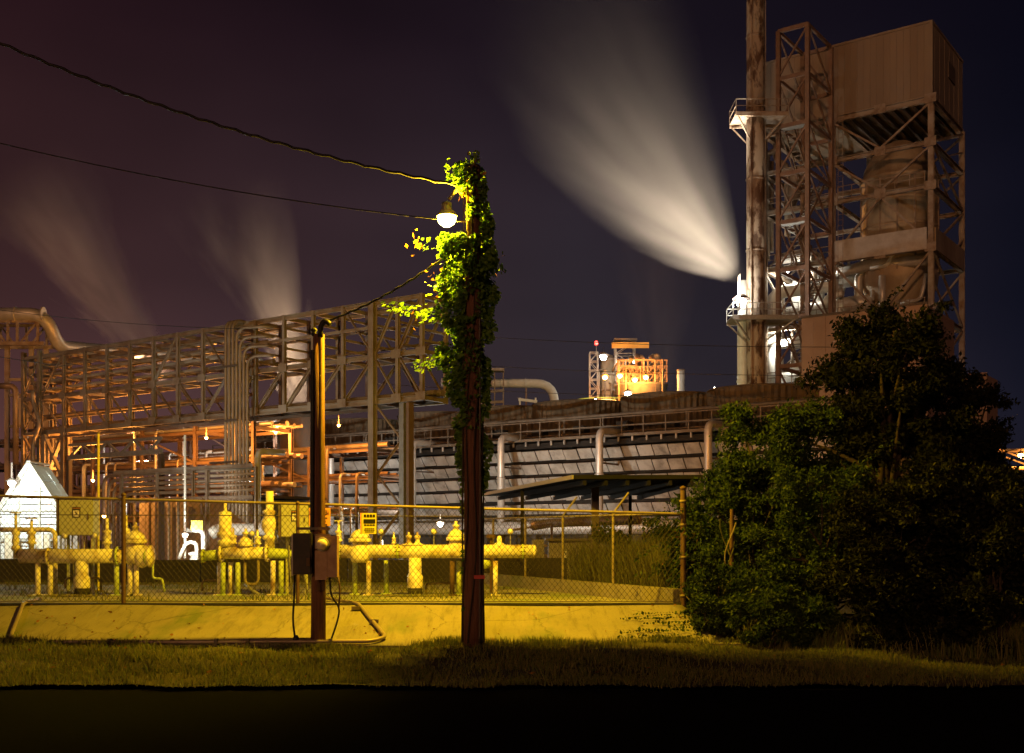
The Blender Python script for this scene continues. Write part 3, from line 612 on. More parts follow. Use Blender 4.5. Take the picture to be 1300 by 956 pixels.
# ================================================================== POLES, LAMP, WIRES
LAMP = Vector((-1.0, 17.5, 6.53)); PY = 16.9; PX = (600.5 - 650) / F * PY
pole = empty('utility_pole', (PX, PY, und(PX, PY)), 'tall dark wooden utility pole overgrown with ivy in the middle', 'utility pole')
pts = [(.01 * math.sin(i * .9), .01 * math.cos(i * 1.3), -.1 + i * .72) for i in range(11)]
MB().path(pts, [.150 - .0045 * i for i in range(11)], 18).build('pole_shaft', 'wood', pole, True)
for z_ in (1.02,): MB().box((.10, -.165, z_), (.16, .02, .055)).build('red_tag', 'red_tag', pole)
MB().path([(.10, -.13, 0), (.11, -.13, 2.5), (.10, -.12, 5.0)], .014, 8).build('ground_wire', 'steel_dark', pole)
# vine: stems and leaves round the pole
for k in range(7):
    ph = k * .9; pts = []
    for i in range(30):
        h = .05 + i * .24; a = ph + .25 * math.sin(i * .5 + k) + i * .05; pts.append(((.165 - .004 * i * .24) * math.cos(a), (.165 - .004 * i * .24) * math.sin(a), h))
    MB().path(pts, [.016 - .0003 * i for i in range(30)], 6).build('vine_stem', 'bark', pole, True)
vl, dirs = [], []
def vprof(h, side):          # how far the vine stands off the pole: side -1 left, +1 right
    if side < 0:
        c = [(0, .02), (1.9, .03), (2.6, .07), (3.2, .16), (3.7, .20), (4.0, .30), (4.4, .50), (4.75, .36), (5.0, .36), (5.5, .40), (5.9, .42), (6.2, .22), (6.5, .18), (6.9, .14), (7.2, .16), (7.5, .05)]
    else:
        c = [(0, .0), (2.2, .02), (2.6, .10), (2.9, .16), (3.2, .06), (3.7, .12), (4.2, .12), (4.6, .18), (5.2, .20), (5.6, .26), (5.9, .20), (6.4, .12), (6.9, .04), (7.5, .0)]
    return float(np.interp(h, [q[0] for q in c], [q[1] for q in c]))
tries = 0
while len(vl) < 9500 and tries < 200000:
    tries += 1
    h = random.uniform(.3, 7.12); a = random.uniform(0, 2 * math.pi); cs = math.cos(a)
    prof = vprof(h, -1) * max(0, -cs) ** .8 + vprof(h, 1) * max(0, cs) ** .8 + .5 * (vprof(h, -1) + vprof(h, 1)) * .55 * (1 - abs(cs))
    if math.sin(a) < -.25 and 1.0 < h < 5.4: prof *= .05 if h < 3.2 else .28                # the side towards the road is bare
    if math.hypot(PX + (.15 + prof) * cs - LAMP.x, .6) < .75 and 6.05 < h < 6.75 and (cs < -.35 or math.sin(a) > .3) : continue      # cut back round the lamp
    if h < 1.9 and random.random() < .8: continue
    if prof < .015 or random.random() > (prof / .3) ** 1.0 + .03: continue
    cl = math.sin(h * 5.1 + a * 2.3) + math.sin(h * 11.3 - a * 3.1)
    if cl < -.6: continue
    rr = .15 + .88 * prof * (random.random() ** .75) * (1 + .18 * cl)
    vl.append((rr * cs, rr * math.sin(a), h)); dirs.append((cs * .6, math.sin(a) * .6, -.25))
for (sx_, sz_, ex_, ez_, m_) in ((-.2, 5.7, -.86, 5.98, 28), (-.25, 5.1, -.9, 4.85, 26), (-.2, 4.75, -1.25, 5.02, 110), (-.2, 4.2, -.85, 4.15, 110), (-.15, 6.75, -.42, 7.1, 60), (0, 6.9, .03, 7.28, 120), (.1, 5.4, .42, 5.65, 50), (-.2, 5.45, -.62, 5.3, 50)):   # stray shoots
    for i in range(m_):
        t = random.random(); vl.append((sx_ + (ex_ - sx_) * t + random.gauss(0, .05), random.gauss(0, .09), sz_ + (ez_ - sz_) * t + random.gauss(0, .05))); dirs.append((ex_ - sx_, 0, -.2))
leaf_mesh('vine_leaves', vl, .068, 'leafC', pole, .2, .72, dirs=dirs)['kind'] = 'stuff'
dl = [(random.choice([(-.86, 5.98), (-.9, 4.87), (-.55, 5.25), (-.62, 5.6), (.06, 7.05), (0, 7.15), (.02, 6.9), (.40, 5.62), (-.12, 6.75)])) for i in range(70)]
leaf_mesh('dry_vine_leaves', [(q[0] + random.gauss(0, .06), random.gauss(0, .08), q[1] + random.gauss(0, .09)) for q in dl], .075, 'leafD', pole, .3, .6)['kind'] = 'stuff'

# street lamp hung on the pole, on the side away from the road
sl = empty('street_lamp', (PX, PY, 6.6), 'glowing yellow street lamp with round hood on the ivy covered pole', 'street lamp')
lo = LAMP - sl.location
pipe('bracket_arm', [(-.02, .12, .15), (lo.x * .5, lo.y * .5, .33), (lo.x * .9, lo.y * .9, .2)], .028, 'steel', sl, .15, 10)
MB().lathe([(.05, .24), (.075, .23), (.08, .13), (.12, .09), (.155, .04), (.16, .015), (.145, .02)], lo, 24).build('lamp_hood', 'galv', sl, True)
MB().lathe([(.14, .02), (.14, -.03), (.115, -.085), (.06, -.125), (0, -.135)], lo, 24).build('lamp_glass', 'bulb_y', sl, True)
light(sl, lo + Vector((0, 0, -.24)), YEL, 4600, .12)

# meter pole
MY = 17.35; MX = (404 - 650) / F * MY
mp = empty('meter_pole', (MX, MY, und(MX, MY)), 'short wooden pole carrying an electric meter and two switch boxes', 'utility pole')
MB().path([(0, 0, -.1), (.005, 0, 1.2), (0, .01, 3.2), (.01, 0, 4.75)], [.115, .110, .098, .088], 16).build('pole_shaft', 'wood', mp, True)
rod('riser_conduit', (.055, -.10, 1.75), (.05, -.085, 4.72), .055, 'post_rust', mp)
rod('riser_pipe', (-.075, -.085, 1.75), (-.07, -.07, 4.5), .07, 'black', mp)
pipe('weatherhead', [(.05, -.085, 4.7), (.05, -.085, 4.86), (.12, -.10, 4.95), (.2, -.11, 4.88)], .04, 'black', mp, .06)
MB().lathe([(.03, 0), (.05, .03), (.03, .06), (.055, .09), (.03, .12), (0, .14)], (-.06, -.02, 4.72), 12).build('insulator', 'black', mp, True)
MB().box((.195, -.16, 1.38), (.26, .20, .62)).build('meter_box', 'box_brown', mp)
MB().box((.085, -.20, 1.25), (.18, .14, .44)).build('meter_socket_cover', 'box_brown', mp)
MB().box((.085, -.20, 1.59), (.18, .13, .19)).build('meter_socket', 'box_brown', mp)
MB().lathe([(.095, 0), (.095, -.03), (.082, -.05), (.075, -.11), (.05, -.135), (0, -.14)], (.11, -.265, 1.56), 24, 'y').build('electric_meter', 'glass', mp, True)
MB().lathe([(.098, -.01), (.105, -.03), (.098, -.05)], (.11, -.262, 1.56), 24, 'y').build('meter_ring', 'galv', mp, True)
MB().box((.11, -.385, 1.555), (.07, .006, .03)).build('meter_plate', 'black', mp)
bx = MB().box((-.20, -.14, 1.42), (.28, .20, .62)).build('switch_box', 'box_shaded', mp)
MB().box((-.20, -.252, 1.42), (.25, .02, .58)).build('switch_box_door', 'box_shaded', mp)
MB().box((-.352, -.13, 1.40), (.022, .20, .62)).build('switch_box_flange', 'galv', mp)
MB().box((-.10, -.28, 1.30), (.05, .04, .12)).build('switch_lever', 'post_rust', mp)
for z_ in (1.70, 1.80): MB().box((-.05, -.13, z_), (.5, .03, .04)).build('mounting_strap', 'steel_dark', mp)
for k, px in enumerate((.04, .10)): rod('service_nipple', (px, -.14, .86), (px, -.14, 1.06), .06, 'post_rust', mp)
pipe('service_cable', [(-.33, -.14, 1.1), (-.34, -.15, .7), (-.37, -.10, .42), (-.30, -.2, .05)], .016, 'black', mp, .15, 8)
pipe('service_cable', [(.20, -.16, 1.08), (.22, -.18, .78), (.36, -.2, .62), (.32, -.15, .42), (.20, -.06, .1), (.12, -.02, 0)], .014, 'black', mp, .12, 8)
pipe('service_cable', [(.33, -.16, 1.08), (.36, -.18, .85), (.34, -.2, .6)], .013, 'post_rust', mp, .1, 8)
MB().lathe([(.05, 0), (.045, .16), (.025, .2)], (-.30, -.2, 0), 10).build('cable_boot', 'black', mp)

def cable(name, p1, p2, sag, r, label, mat='black', twist=0.0, n=40):
    p1, p2 = Vector(p1), Vector(p2); root_p = p2
    pts = []; side = (p2 - p1).cross(Vector((0, 0, 1))).normalized()
    for i in range(n + 1):
        t = i / n; p = p1.lerp(p2, t); p.z -= sag * 4 * t * (1 - t); p += Vector((0, 0, 1)) * twist * math.sin(i * 1.9) + side * twist * math.cos(i * 1.9); pts.append(p)
    o = MB().path(pts, r, 6).build(name, mat, None, True); return tag(o, label, 'cable')
cable('twisted_service_cable', W(-260, -70, 15.5), (PX - .05, PY - .02, W(0, 238, PY).z), .42, .020, 'thick twisted overhead cable from the upper left to the pole top', twist=.012, n=90)
cable('overhead_wire', W(-260, 112, 16.6), (PX - .05, PY + .05, W(0, 281, PY).z), .25, .009, 'thin overhead wire running left below the twisted cable')
cable('service_drop', (MX + .12, MY - .05, 4.9), (PX - .1, PY + .02, W(0, 305, PY).z), .12, .016, 'slack service wire from the meter pole up to the ivy covered pole', twist=.008)
for i, (ya, yb) in enumerate(((418, 440), (455, 476), (487, 503))):
    cable('distant_wire', W(480, ya, 58 + i), W(1180, yb, 46 + i), .3, .014, '%s of the three thin wires crossing the sky right of the pole' % ('topmost', 'middle', 'lowest')[i])
cable('distant_wire', W(-40, 388, 36), W(330, 418, 36), .15, .010, 'thin wire crossing in front of the left steam below the big bent pipe')
cable('distant_wire', W(-40, 445, 34), W(90, 465, 34), .05, .010, 'short thin wire at the far left in front of the pipe rack end')

# ================================================================== PIPE BRIDGE (main rack)
RL = Line(-4.8, 40.6)
rack = empty('pipe_bridge', (RL.X0, RL.Y0, 0), 'long brown steel truss pipe bridge crossing the left half', 'pipe bridge', GA)
ZB, ZM, ZT = 6.5, 8.1, 10.0; RW = 1.3
cols = [52, 81, 108, 136, 165, 195, 226, 258, 290, 325, 361, 398, 436, 475, 505, 536]
A_ = [RL.a(c) for c in cols]
for yy in (0, RW):
    for i in range(len(A_) - 1):
        for zz, ww in ((ZB, .20), (ZM, .17), (ZT, .17)):
            bar('chord', (A_[i] + .01, yy, zz), (A_[i + 1] - .01, yy, zz), ww * .8, ww, 'steel', rack, 'ibeam')
    for i, a in enumerate(A_):
        if abs(cols[i] - 475) > 2 or yy: bar('post', (a, yy, ZB - .1), (a, yy, ZT + .1), .13, .13, 'steel', rack, 'ibeam')
low = {2: 'd', 3: 'd', 4: 'd', 5: 'd', 0: 'd', 1: 'd', 6: 'd', 7: 'u', 8: 'u', 9: 'u', 10: 'u', 11: 'u', 12: 'u', 13: 'd', 14: 'd'}
upp = {0: 'u', 5: 'u', 7: 'd', 12: 'd', 13: 'u', 14: 'u', 3: 'n'}
for yy in (-.03, RW + .03):
    for i in range(len(A_) - 1):
        a, b = A_[i], A_[i + 1]
        k = low.get(i)
        if k: bar('diagonal', (a, yy, ZM if k == 'd' else ZB), (b, yy, ZB if k == 'd' else ZM), .10, .09, 'steel', rack, 'angle')
        k = upp.get(i)
        if k in ('u', 'd'): bar('diagonal', (a, yy, ZT if k == 'd' else ZM), (b, yy, ZM if k == 'd' else ZT), .10, .09, 'steel', rack, 'angle')
for i, a in enumerate(A_):                                       # ladder frames across the bridge
    for zz in (ZB, ZM, ZT): bar('cross_beam', (a, .06, zz), (a, RW - .06, zz), .12, .14, 'steel', rack)
    if i not in (8,):
        for zz in (ZB + .05, ZM): MB().box((a, -.10, zz), (.42, .025, .30)).build('gusset_plate', 'steel', rack)
    for k in range(1, 5): bar('rung', (a, .05, ZM + k * .38), (a, RW - .05, ZM + k * .38), .07, .08, 'steel', rack)
for i in (9, 10, 11, 12): bar('guide_rail', (A_[i], -.04, ZM + 1.05), (A_[i + 1], -.04, ZM + 1.05), .08, .10, 'steel', rack)
for k, (yy, zz, r, a0, a1) in enumerate(((.30, ZM + .44, .06, 0, 8), (.65, ZM + .46, .09, 0, 9), (1.0, ZM + .44, .05, 0, 15), (.35, ZM + .83, .07, 0, 8), (.85, ZM + .85, .10, 0, 8), (.30, ZM + 1.2, .05, 0, 9), (.7, ZM + 1.22, .08, 0, 8), (1.05, ZM + 1.2, .05, 0, 15), (.4, ZM + 1.58, .06, 0, 8), (.9, ZM + 1.6, .08, 0, 8), (.35, ZB + .2, .09, 0, 15), (.75, ZB + .22, .12, 0, 15), (1.05, ZB + .18, .06, 0, 15), (.5, ZB + .7, .06, 0, 8), (.9, ZB + .9, .08, 0, 8))):
    rod('carried_pipe', (A_[a0] - 1.5, yy, zz), (A_[a1] + .3, yy, zz), r * 2, 'lag' if k % 3 == 0 else 'pipe_brown', rack)
# piers
aP = RL.a(476)
bar('pier_column', (aP, -.12, 0), (aP, -.12, ZT + .05), .24, .24, 'steel', rack, 'ibeam')
bar('pier_column', (aP, RW + .25, 0), (aP, RW + .25, ZB - .1), .24, .24, 'galv', rack, 'ibeam')
aQ = RL.a(508)
bar('pier_column', (aQ, .2, 0), (aQ, .2, ZB - .1), .2, .28, 'galv', rack, 'ibeam')
bar('pier_column', (aQ + .28, .2, 0), (aQ + .28, .2, ZB - .1), .12, .28, 'steel_red', rack)
for k in range(5):
    z0_, z1_ = .3 + k * 1.2, 1.5 + k * 1.2
    bar('pier_brace', (aP + .1, 0, z0_ if k % 2 else z1_), (aQ - .1, .2, z1_ if k % 2 else z0_), .08, .08, 'steel', rack, 'angle')
# end tower at the left
aE0, aE1 = RL.a(33), RL.a(53)
for a in (aE0, aE1):
    for yy in (-.1, RW + .1): bar('tower_column', (a, yy, 0), (a, yy, ZT + .3), .2, .2, 'steel', rack, 'ibeam')
for zz in (1.6, 3.2, 4.9, 6.5, 8.1, 10.0):
    for yy in (-.1, RW + .1): bar('tower_girt', (aE0, yy, zz), (aE1, yy, zz), .12, .14, 'steel', rack)
    for a in (aE0, aE1): bar('tower_girt', (a, 0, zz), (a, RW, zz), .12, .14, 'steel', rack)
zs_ = (0, 1.6, 3.2, 4.9, 6.5, 8.1, 10.0)
for k in range(6):
    for s_ in (0, 1): bar('tower_brace', (aE0 if s_ else aE1, -.12 - .03 * s_, zs_[k] + .1), (aE1 if s_ else aE0, -.12 - .03 * s_, zs_[k + 1] - .1), .10, .08, 'steel', rack, 'angle')
aT0, aT1 = RL.a(60), RL.a(84)
for a in (aT0, aT1): bar('tower_column', (a, -.1, 0), (a, -.1, ZB - .1), .26, .24, 'steel', rack, 'ibeam')
for k, zz in enumerate((2.6, 4.3)): bar('tower_girt', (aT0, -.1, zz), (aT1, -.1, zz), .14, .28, 'steel', rack)
for z0_, z1_ in ((.3, 2.5), (2.75, 4.15), (4.45, 6.3)):
    bar('tower_brace', (aT0 + .1, -.10, z0_), (aT1 - .1, -.10, z1_), .16, .10, 'steel', rack); bar('tower_brace', (aT0 + .1, -.16, z1_), (aT1 - .1, -.16, z0_), .16, .10, 'steel', rack)
bar('bottom_flange_rail', (A_[0], -.05, ZB - .26), (A_[8], -.05, ZB - .26), .08, .10, 'steel_red', rack); bar('bottom_flange_rail', (A_[9], -.05, ZB - .28), (A_[13], -.05, ZB - .28), .08, .10, 'steel_dark', rack)
# crooked drain pipe on the end tower
pipe('drain_pipe', [(aE1 + .1, -.5, 8.4), (aE1 + .1, -.5, 7.9), (aE1 + .65, -.5, 6.9), (aE1 + .1, -.5, 6.0), (aE1 + .1, -.5, 1.0)], .10, 'pipe_brown', rack, .3)

# bundle of pipes dropping down the face of the bridge, then left
bund = empty('pipe_bundle', (RL.X0, RL.Y0, 0), 'bundle of brown pipes looping over the bridge and dropping straight down', 'pipe bundle', GA)
def zpx(py, a, off=0): return RL.z(py, a, off)
aB = RL.a(287)
for k in range(7):
    a = RL.a(286.5 + k * 4.6, -.6); top = ZT + .12 - (0 if k < 3 else (k - 2) * .38) ; lowz = 4.05 - k * .11
    if k < 3: pts = [(a, 1.6 + k * .2, top - .15), (a, -.6, top), (a, -.6, lowz + .2), (a, -.6, lowz - 1.2)]
    else: pts = [(a + 1.9 - .2 * k, .1, top), (a + 1.0, -.25, top), (a, -.6, top), (a, -.6, lowz - .2), (a, -.6, lowz - 1.2)]
    pipe('drop_pipe', pts, .062, 'pipe_brown', bund, .45, 12)
for zz in (8.3, 6.2, 4.6): bar('pipe_clamp', (RL.a(283.5), -.68, zz), (RL.a(318), -.68, zz), .04, .08, 'steel_dark', bund)
lb = empty('low_pipe_rack', (RL.X0, RL.Y0, 0), 'orange lit low pipe frame with stacked pipes bending down at its left end', 'pipe rack', GA)
aL0, aL1, aL2 = RL.a(143, -.6), RL.a(265, -.6), RL.a(326, -.6)
for k in range(5):
    zz = RL.z(601 + k * 6.2, RL.a(200, -.6), -.6); aa = RL.a(131 + k * 6.5, -.6)
    pipe('stacked_pipe', [(aL2, -.6, zz), (aa + .02, -.6, zz), (aa, -.6, .4)], .075, 'pipe_brown', lb, .55, 12)
for px in (155, 200, 246, 264, 326): a = RL.a(px, -.75); bar('frame_post', (a, -.78, .3 if px in (155, 264, 326) else 3.3), (a, -.78, 4.35), .13 if px in (155, 264) else .09, .12, 'steel', lb, 'ibeam')
for zz in (4.4, 3.2): bar('frame_beam', (aL0 + .3, -.8, zz), (aL2, -.8, zz), .10, .16, 'steel', lb, 'ibeam')
bar('frame_brace', (RL.a(256, -.9), -.9, .4), (RL.a(263, -.9), -.9, 3.2), .07, .07, 'steel_red', lb); bar('frame_brace', (RL.a(256, -.9), -.9, .4), (RL.a(256, -.9), -.9, 3.2), .06, .07, 'steel_red', lb)

# ================================================================== LEFT: hut, wall, back racks, big pipe
HY = 37.0; hk = HY / F
hut = empty('white_hut', ((38 - 650) * hk, HY, 0), 'small gabled hut with glaring white walls and clear roof sheets at the far left', 'hut')
hw, he, ha, hd = .98, CAMZ + (685 - 648) * hk, CAMZ + (685 - 591) * hk, 1.5
for i in range(11):                                    # horizontal boards of the gable wall
    z0_, z1_ = he * i / 11, he * (i + 1) / 11
    MB().box((0, 0, (z0_ + z1_) / 2), (hw * 2, .05 + .012 * (i % 2), z1_ - z0_ - .035)).build('wall_board', 'white', hut)
nb = 7
for i in range(nb):
    t0, t1 = i / nb, (i + 1) / nb; z0_ = he + (ha - he) * t0; z1_ = he + (ha - he) * t1 - .035
    MB().add([(-hw * (1 - t0), y_, z0_) for y_ in (-.025, .025)] + [(hw * (1 - t0), y_, z0_) for y_ in (-.025, .025)] + [(hw * (1 - t1), y_, z1_) for y_ in (-.025, .025)] + [(-hw * (1 - t1), y_, z1_) for y_ in (-.025, .025)],
             [(0, 2, 4, 6), (1, 7, 5, 3), (0, 1, 3, 2), (2, 3, 5, 4), (4, 5, 7, 6), (6, 7, 1, 0)]).build('gable_board', 'white', hut)
for s_ in (-1, 1): MB().box((s_ * hw, hd / 2, he / 2), (.06, hd - .1, he)).build('side_wall', 'white', hut)
sl_ = math.hypot(hw, ha - he)
for s_ in (-1, 1):
    bar('rake_board', (s_ * (hw + .12), -.12, he - .18), (0, -.12, ha + .06), .05, .14, 'fascia', hut)
    for j in range(3):
        for i in range(3):
            def rp(t, y_): return Vector((s_ * (hw + .10) * (1 - t), y_, he - .15 + (ha - he + .2) * t))
            t0, t1 = i / 3 + .01, (i + 1) / 3 - .012; y0_, y1_ = -.08 + j * .52, -.08 + j * .52 + .50; nn = Vector((s_ * (ha - he), 0, hw)).normalized() * .03
            q = [rp(t0, y0_), rp(t0, y1_), rp(t1, y1_), rp(t1, y0_)]; MB().add(q + [p + nn for p in q], [(0, 1, 2, 3), (7, 6, 5, 4), (0, 4, 5, 1), (1, 5, 6, 2), (2, 6, 7, 3), (3, 7, 4, 0)]).build('roof_sheet', 'sheet', hut)
for x_ in (-hw + .02, -hw * .34, hw * .34, hw - .02): bar('frame_post', (x_, -.06, 0), (x_, -.06, he if abs(x_) > .6 else he + (ha - he) * .62), .07, .05, 'fascia', hut)
for z_ in (he, he * .62): bar('frame_beam', (-hw, -.07, z_), (hw, -.07, z_), .05, .07, 'fascia', hut)
bar('ridge_cap', (0, -.12, ha + .12), (0, hd, ha + .12), .12, .06, 'fascia', hut)
for x_ in (-.55, .45): MB().box((x_, -.06, 1.35), (.5, .06, .9)).build('window_frame', 'fascia', hut); MB().box((x_, -.085, 1.35), (.42, .03, .8)).build('window_pane', 'glass', hut)
for x_, h_ in ((-.75, 2.0), (-.2, 1.9), (.2, 1.75), (.62, 1.9)): rod('service_pipe', (x_, -.5, 0), (x_, -.5, h_), .07, 'white' if x_ > 0 else 'galv', hut)

SB = Line(*( W(322, 700, 49).xy ))
bld = empty('pump_house', (SB.X0, SB.Y0, 0), 'low brown clad pump house behind the yellow pipework, below the pipe bundle', 'building', GA)
a0 = SB.a(178); npn = 16
for i in range(npn):
    x0_ = a0 * (1 - i / npn); x1_ = a0 * (1 - (i + 1) / npn); MB().box(((x0_ + x1_) / 2, .008 * (i % 2), 1.7), (abs(x1_ - x0_) - .015, .12, 3.4)).build('wall_panel', 'shed', bld)
MB().box((a0 / 2, 2.1, 1.68), (abs(a0) - .1, 4, 3.3)).build('building_core', 'shed', bld); MB().box((a0 / 2, 2, 3.46), (abs(a0) + .3, 4.5, .12)).build('roof', 'steel_dark', bld)
MB().box((-.5, -.2, 1.2), (.9, .2, 2.3)).build('door', 'clad_red', bld)
for px in (190, 198, 214, 226): a = SB.a(px, -.5); rod('wall_pipe', (a, -.5, 0), (a, -.5, 3.3), .16, 'lag' if px > 205 else 'pipe_brown', bld)
eq = empty('white_pump', W(255, 715, 42.5), 'bright white pump pipework beside the small glaring lamp', 'pump'); eq.location.z = 0
pipe('suction_pipe', [(-.55, 0, 1.95), (.1, 0, 1.95), (.1, 0, .6)], .09, 'white', eq, .25); pipe('discharge_pipe', [(-.75, -.2, .9), (-.5, -.2, 1.5), (-.1, -.2, 1.5), (-.1, -.2, .2)], .07, 'white', eq, .2)
MB().lathe([(.3, 0), (.34, .1), (.3, .6), (.18, .75), (.18, 1.0), (.24, 1.02), (.24, 1.1), (.05, 1.15)], (-.25, .1, 0), 18).build('pump_body', 'white', eq, True); MB().box((-.2, 0, .1), (1.5, .8, .2)).build('pump_base', 'conc_dark', eq)
rod('vent_pipe', (-.62, .1, .9), (-.62, .1, 5.5), .09, 'white', eq)
tag(MB().box(W(250, 667, 41.5), (.42, .03, .34)).build('yellow_panel', 'sign_yel'), 'small blank yellow panel above the glaring lamp', 'sign')  # plain yellow panel, nothing printed on it
tag(MB().path(fillet([W(268, 678, 44), W(278, 672, 44), W(345, 672, 44), W(345, 690, 44)], .3), .24, 16).build('white_header_pipe', 'white', None, True), 'fat white pipe lying behind the short yellow pipe', 'pipe')
rp = empty('white_riser_pipe', W(327, 700, 46), 'bright white vertical pipe below the pipe bundle right side', 'pipe'); rp.location.z = 0
pipe('riser', [(0, 0, 0), (0, 0, RL.z(572, 0) + .4), (.9, .8, RL.z(572, 0) + .4)], .13, 'white', rp, .3); MB().lathe([(.2, 0), (.2, .06)], (0, 0, 1.2), 14).build('pipe_flange', 'white', rp)

# back racks full of pipes under sodium light
def back_rack(px0, px1, Y, name_label, levels, width, n_p, seed, mat='steel_red', bay=3.6, grp=None):
    rnd = random.Random(seed); ln = Line((px1 - 650) / F * Y, Y); a0 = ln.a(px0); root = empty('pipe_rack', (ln.X0, ln.Y0, 0), name_label, 'pipe rack', GA, grp)
    nb = max(2, int(abs(a0) / bay)); st = a0 / nb
    for i in range(nb + 1):
        a = i * st
        for yy in (0, width): bar('column', (a, yy, 0), (a, yy, levels[-1] + .3), .17, .17, mat, root, 'ibeam')
        for zz in levels: bar('cross_beam', (a, .1, zz), (a, width - .1, zz), .12, .18, mat, root, 'ibeam')
    for i in range(nb):
        for zz in levels:
            for yy in (0, width): bar('side_beam', (i * st, yy, zz - .02), ((i + 1) * st, yy, zz - .02), .10, .15, mat, root, 'ibeam')
        if i % 2 == seed % 2:
            for zz, z2 in zip(levels[:-1], levels[1:]): bar('brace', (i * st, -.05, zz), ((i + 1) * st, -.05, z2), .09, .07, mat, root, 'angle')
    for zz in levels:
        for k in range(n_p):
            r = rnd.choice((.05, .07, .09, .13)); yy = .25 + (width - .5) * k / max(1, n_p - 1)
            rod('carried_pipe', (a0 - 1, yy, zz + .1 + r), (1.0, yy, zz + .1 + r), r * 2, rnd.choice(('lag', 'pipe_brown', 'pipe_brown', 'steel_red')), root)
    for k in range(nb * 5):
        a = a0 * rnd.random(); yy = -.25 - .3 * rnd.random(); z0_ = rnd.choice((0.2, 1.0)); z1_ = rnd.choice(levels) + .2; pipe('branch_pipe', [(a, yy, z0_), (a, yy, z1_), (a, width * .5, z1_)], rnd.choice((.05, .07, .09)), rnd.choice(('lag', 'pipe_brown')), root, .25, 10)
    return root
back_rack(60, 322, 54, 'orange lit pipe rack seen under the left half of the bridge', (2.6, 4.0, 5.4, 6.9), 2.4, 5, 3)
back_rack(-30, 300, 66, 'dim pipe rack farther behind, left of the pipe bundle', (3.0, 4.8, 6.6, 8.4), 3.0, 5, 8)
back_rack(322, 470, 57, 'orange lit pipe rack seen between the pipe bundle and the bridge pier', (3.0, 4.7, 6.1), 2.4, 4, 5)
back_rack(380, 640, 108, 'far pipe rack above the cooling tower, left of the ivy covered pole', (6.5, 9.0, 11.6, 13.2), 3.0, 4, 11, 'steel', 5.0)
# pale truss beam
tl = Line(*W(205, 575, 47).xy); tb = empty('pale_truss_beam', (tl.X0, tl.Y0, 0), 'pale green lit truss beam under the left part of the bridge', 'truss beam', GA)
a0 = tl.a(88); zt_, zb_ = tl.z(556, 0), tl.z(573, 0)
bar('top_chord', (a0, 0, zt_), (0, 0, zt_), .12, .12, 'galv', tb); bar('bottom_chord', (a0, 0, zb_), (0, 0, zb_), .16, .2, 'galv', tb)
for i in range(7):
    x0_, x1_ = a0 * (1 - i / 7), a0 * (1 - (i + 1) / 7); bar('web_member', (x0_, 0, zt_ if i % 2 else zb_), (x1_, 0, zb_ if i % 2 else zt_), .09, .09, 'galv', tb)
for a in (a0, 0): bar('column', (a, 0, 0), (a, 0, zb_ - .1), .18, .18, 'steel_dark', tb)

# big bent pipe with its trestle at the far left
bp_ = empty('big_bent_pipe', W(40, 600, 62), 'fat pale pipe with an S bend above the left end of the bridge', 'pipe', group=None); bp_.location.z = 0
def lw(px, py, Y): return W(px, py, Y) - bp_.location
pipe('pipe_run', [lw(-60, 399, 62), lw(58, 399, 62), lw(73, 440, 63), lw(150, 446, 72), lw(330, 460, 96)], .36, 'lag', bp_, 1.35, 18)
for px in (20, 55): MB().lathe([(.40, -.05), (.42, 0), (.40, .05)], lw(px, 399, 62), 18, 'x').build('pipe_flange', 'lag', bp_, True)
for px in (17,): rod('pipe_saddle', lw(px, 410, 62), lw(px, 404, 62), .3, 'steel', bp_)
tr = empty('pipe_trestle', W(20, 600, 62), 'steel trestle carrying the fat bent pipe at the left edge', 'trestle'); tr.location.z = 0
def lt(px, py, Y=62.0): return W(px, py, Y) - tr.location
for yo in (0, 1.2):
    bar('top_chord', lt(-40, 408) + Vector((0, yo, 0)), lt(52, 408) + Vector((0, yo, 0)), .14, .16, 'steel', tr); bar('bottom_chord', lt(-40, 436) + Vector((0, yo, 0)), lt(56, 436) + Vector((0, yo, 0)), .16, .2, 'steel', tr)
    for px in (-12, 10, 22, 48): bar('post', lt(px, 436) + Vector((0, yo, 0)), lt(px, 408) + Vector((0, yo, 0)), .12, .12, 'steel', tr)
    bar('diagonal', lt(25, 436) + Vector((0, yo, 0)), lt(46, 410) + Vector((0, yo, 0)), .09, .09, 'steel', tr); bar('diagonal', lt(8, 436) + Vector((0, yo, 0)), lt(-10, 410) + Vector((0, yo, 0)), .09, .09, 'steel', tr)
for px in (3, 34, 53): bar('column', Vector((lt(px, 0).x, .6, 0)), lt(px, 437) + Vector((0, .6, 0)), .22, .22, 'steel', tr, 'ibeam')
for py in (480, 500, 540, 570): bar('girt', lt(3, py) + Vector((0, .6, 0)), lt(34, py) + Vector((0, .6, 0)), .12, .16, 'steel', tr)
MB().box(lt(16, 518) + Vector((0, 2.5, 0)), (1.6, 1.2, 1.6)).build('vessel_housing', 'vessel', tr); pipe('side_pipe', [lt(0, 490), lt(20, 490), lt(20, 590)], .16, 'pipe_brown', tr, .5)

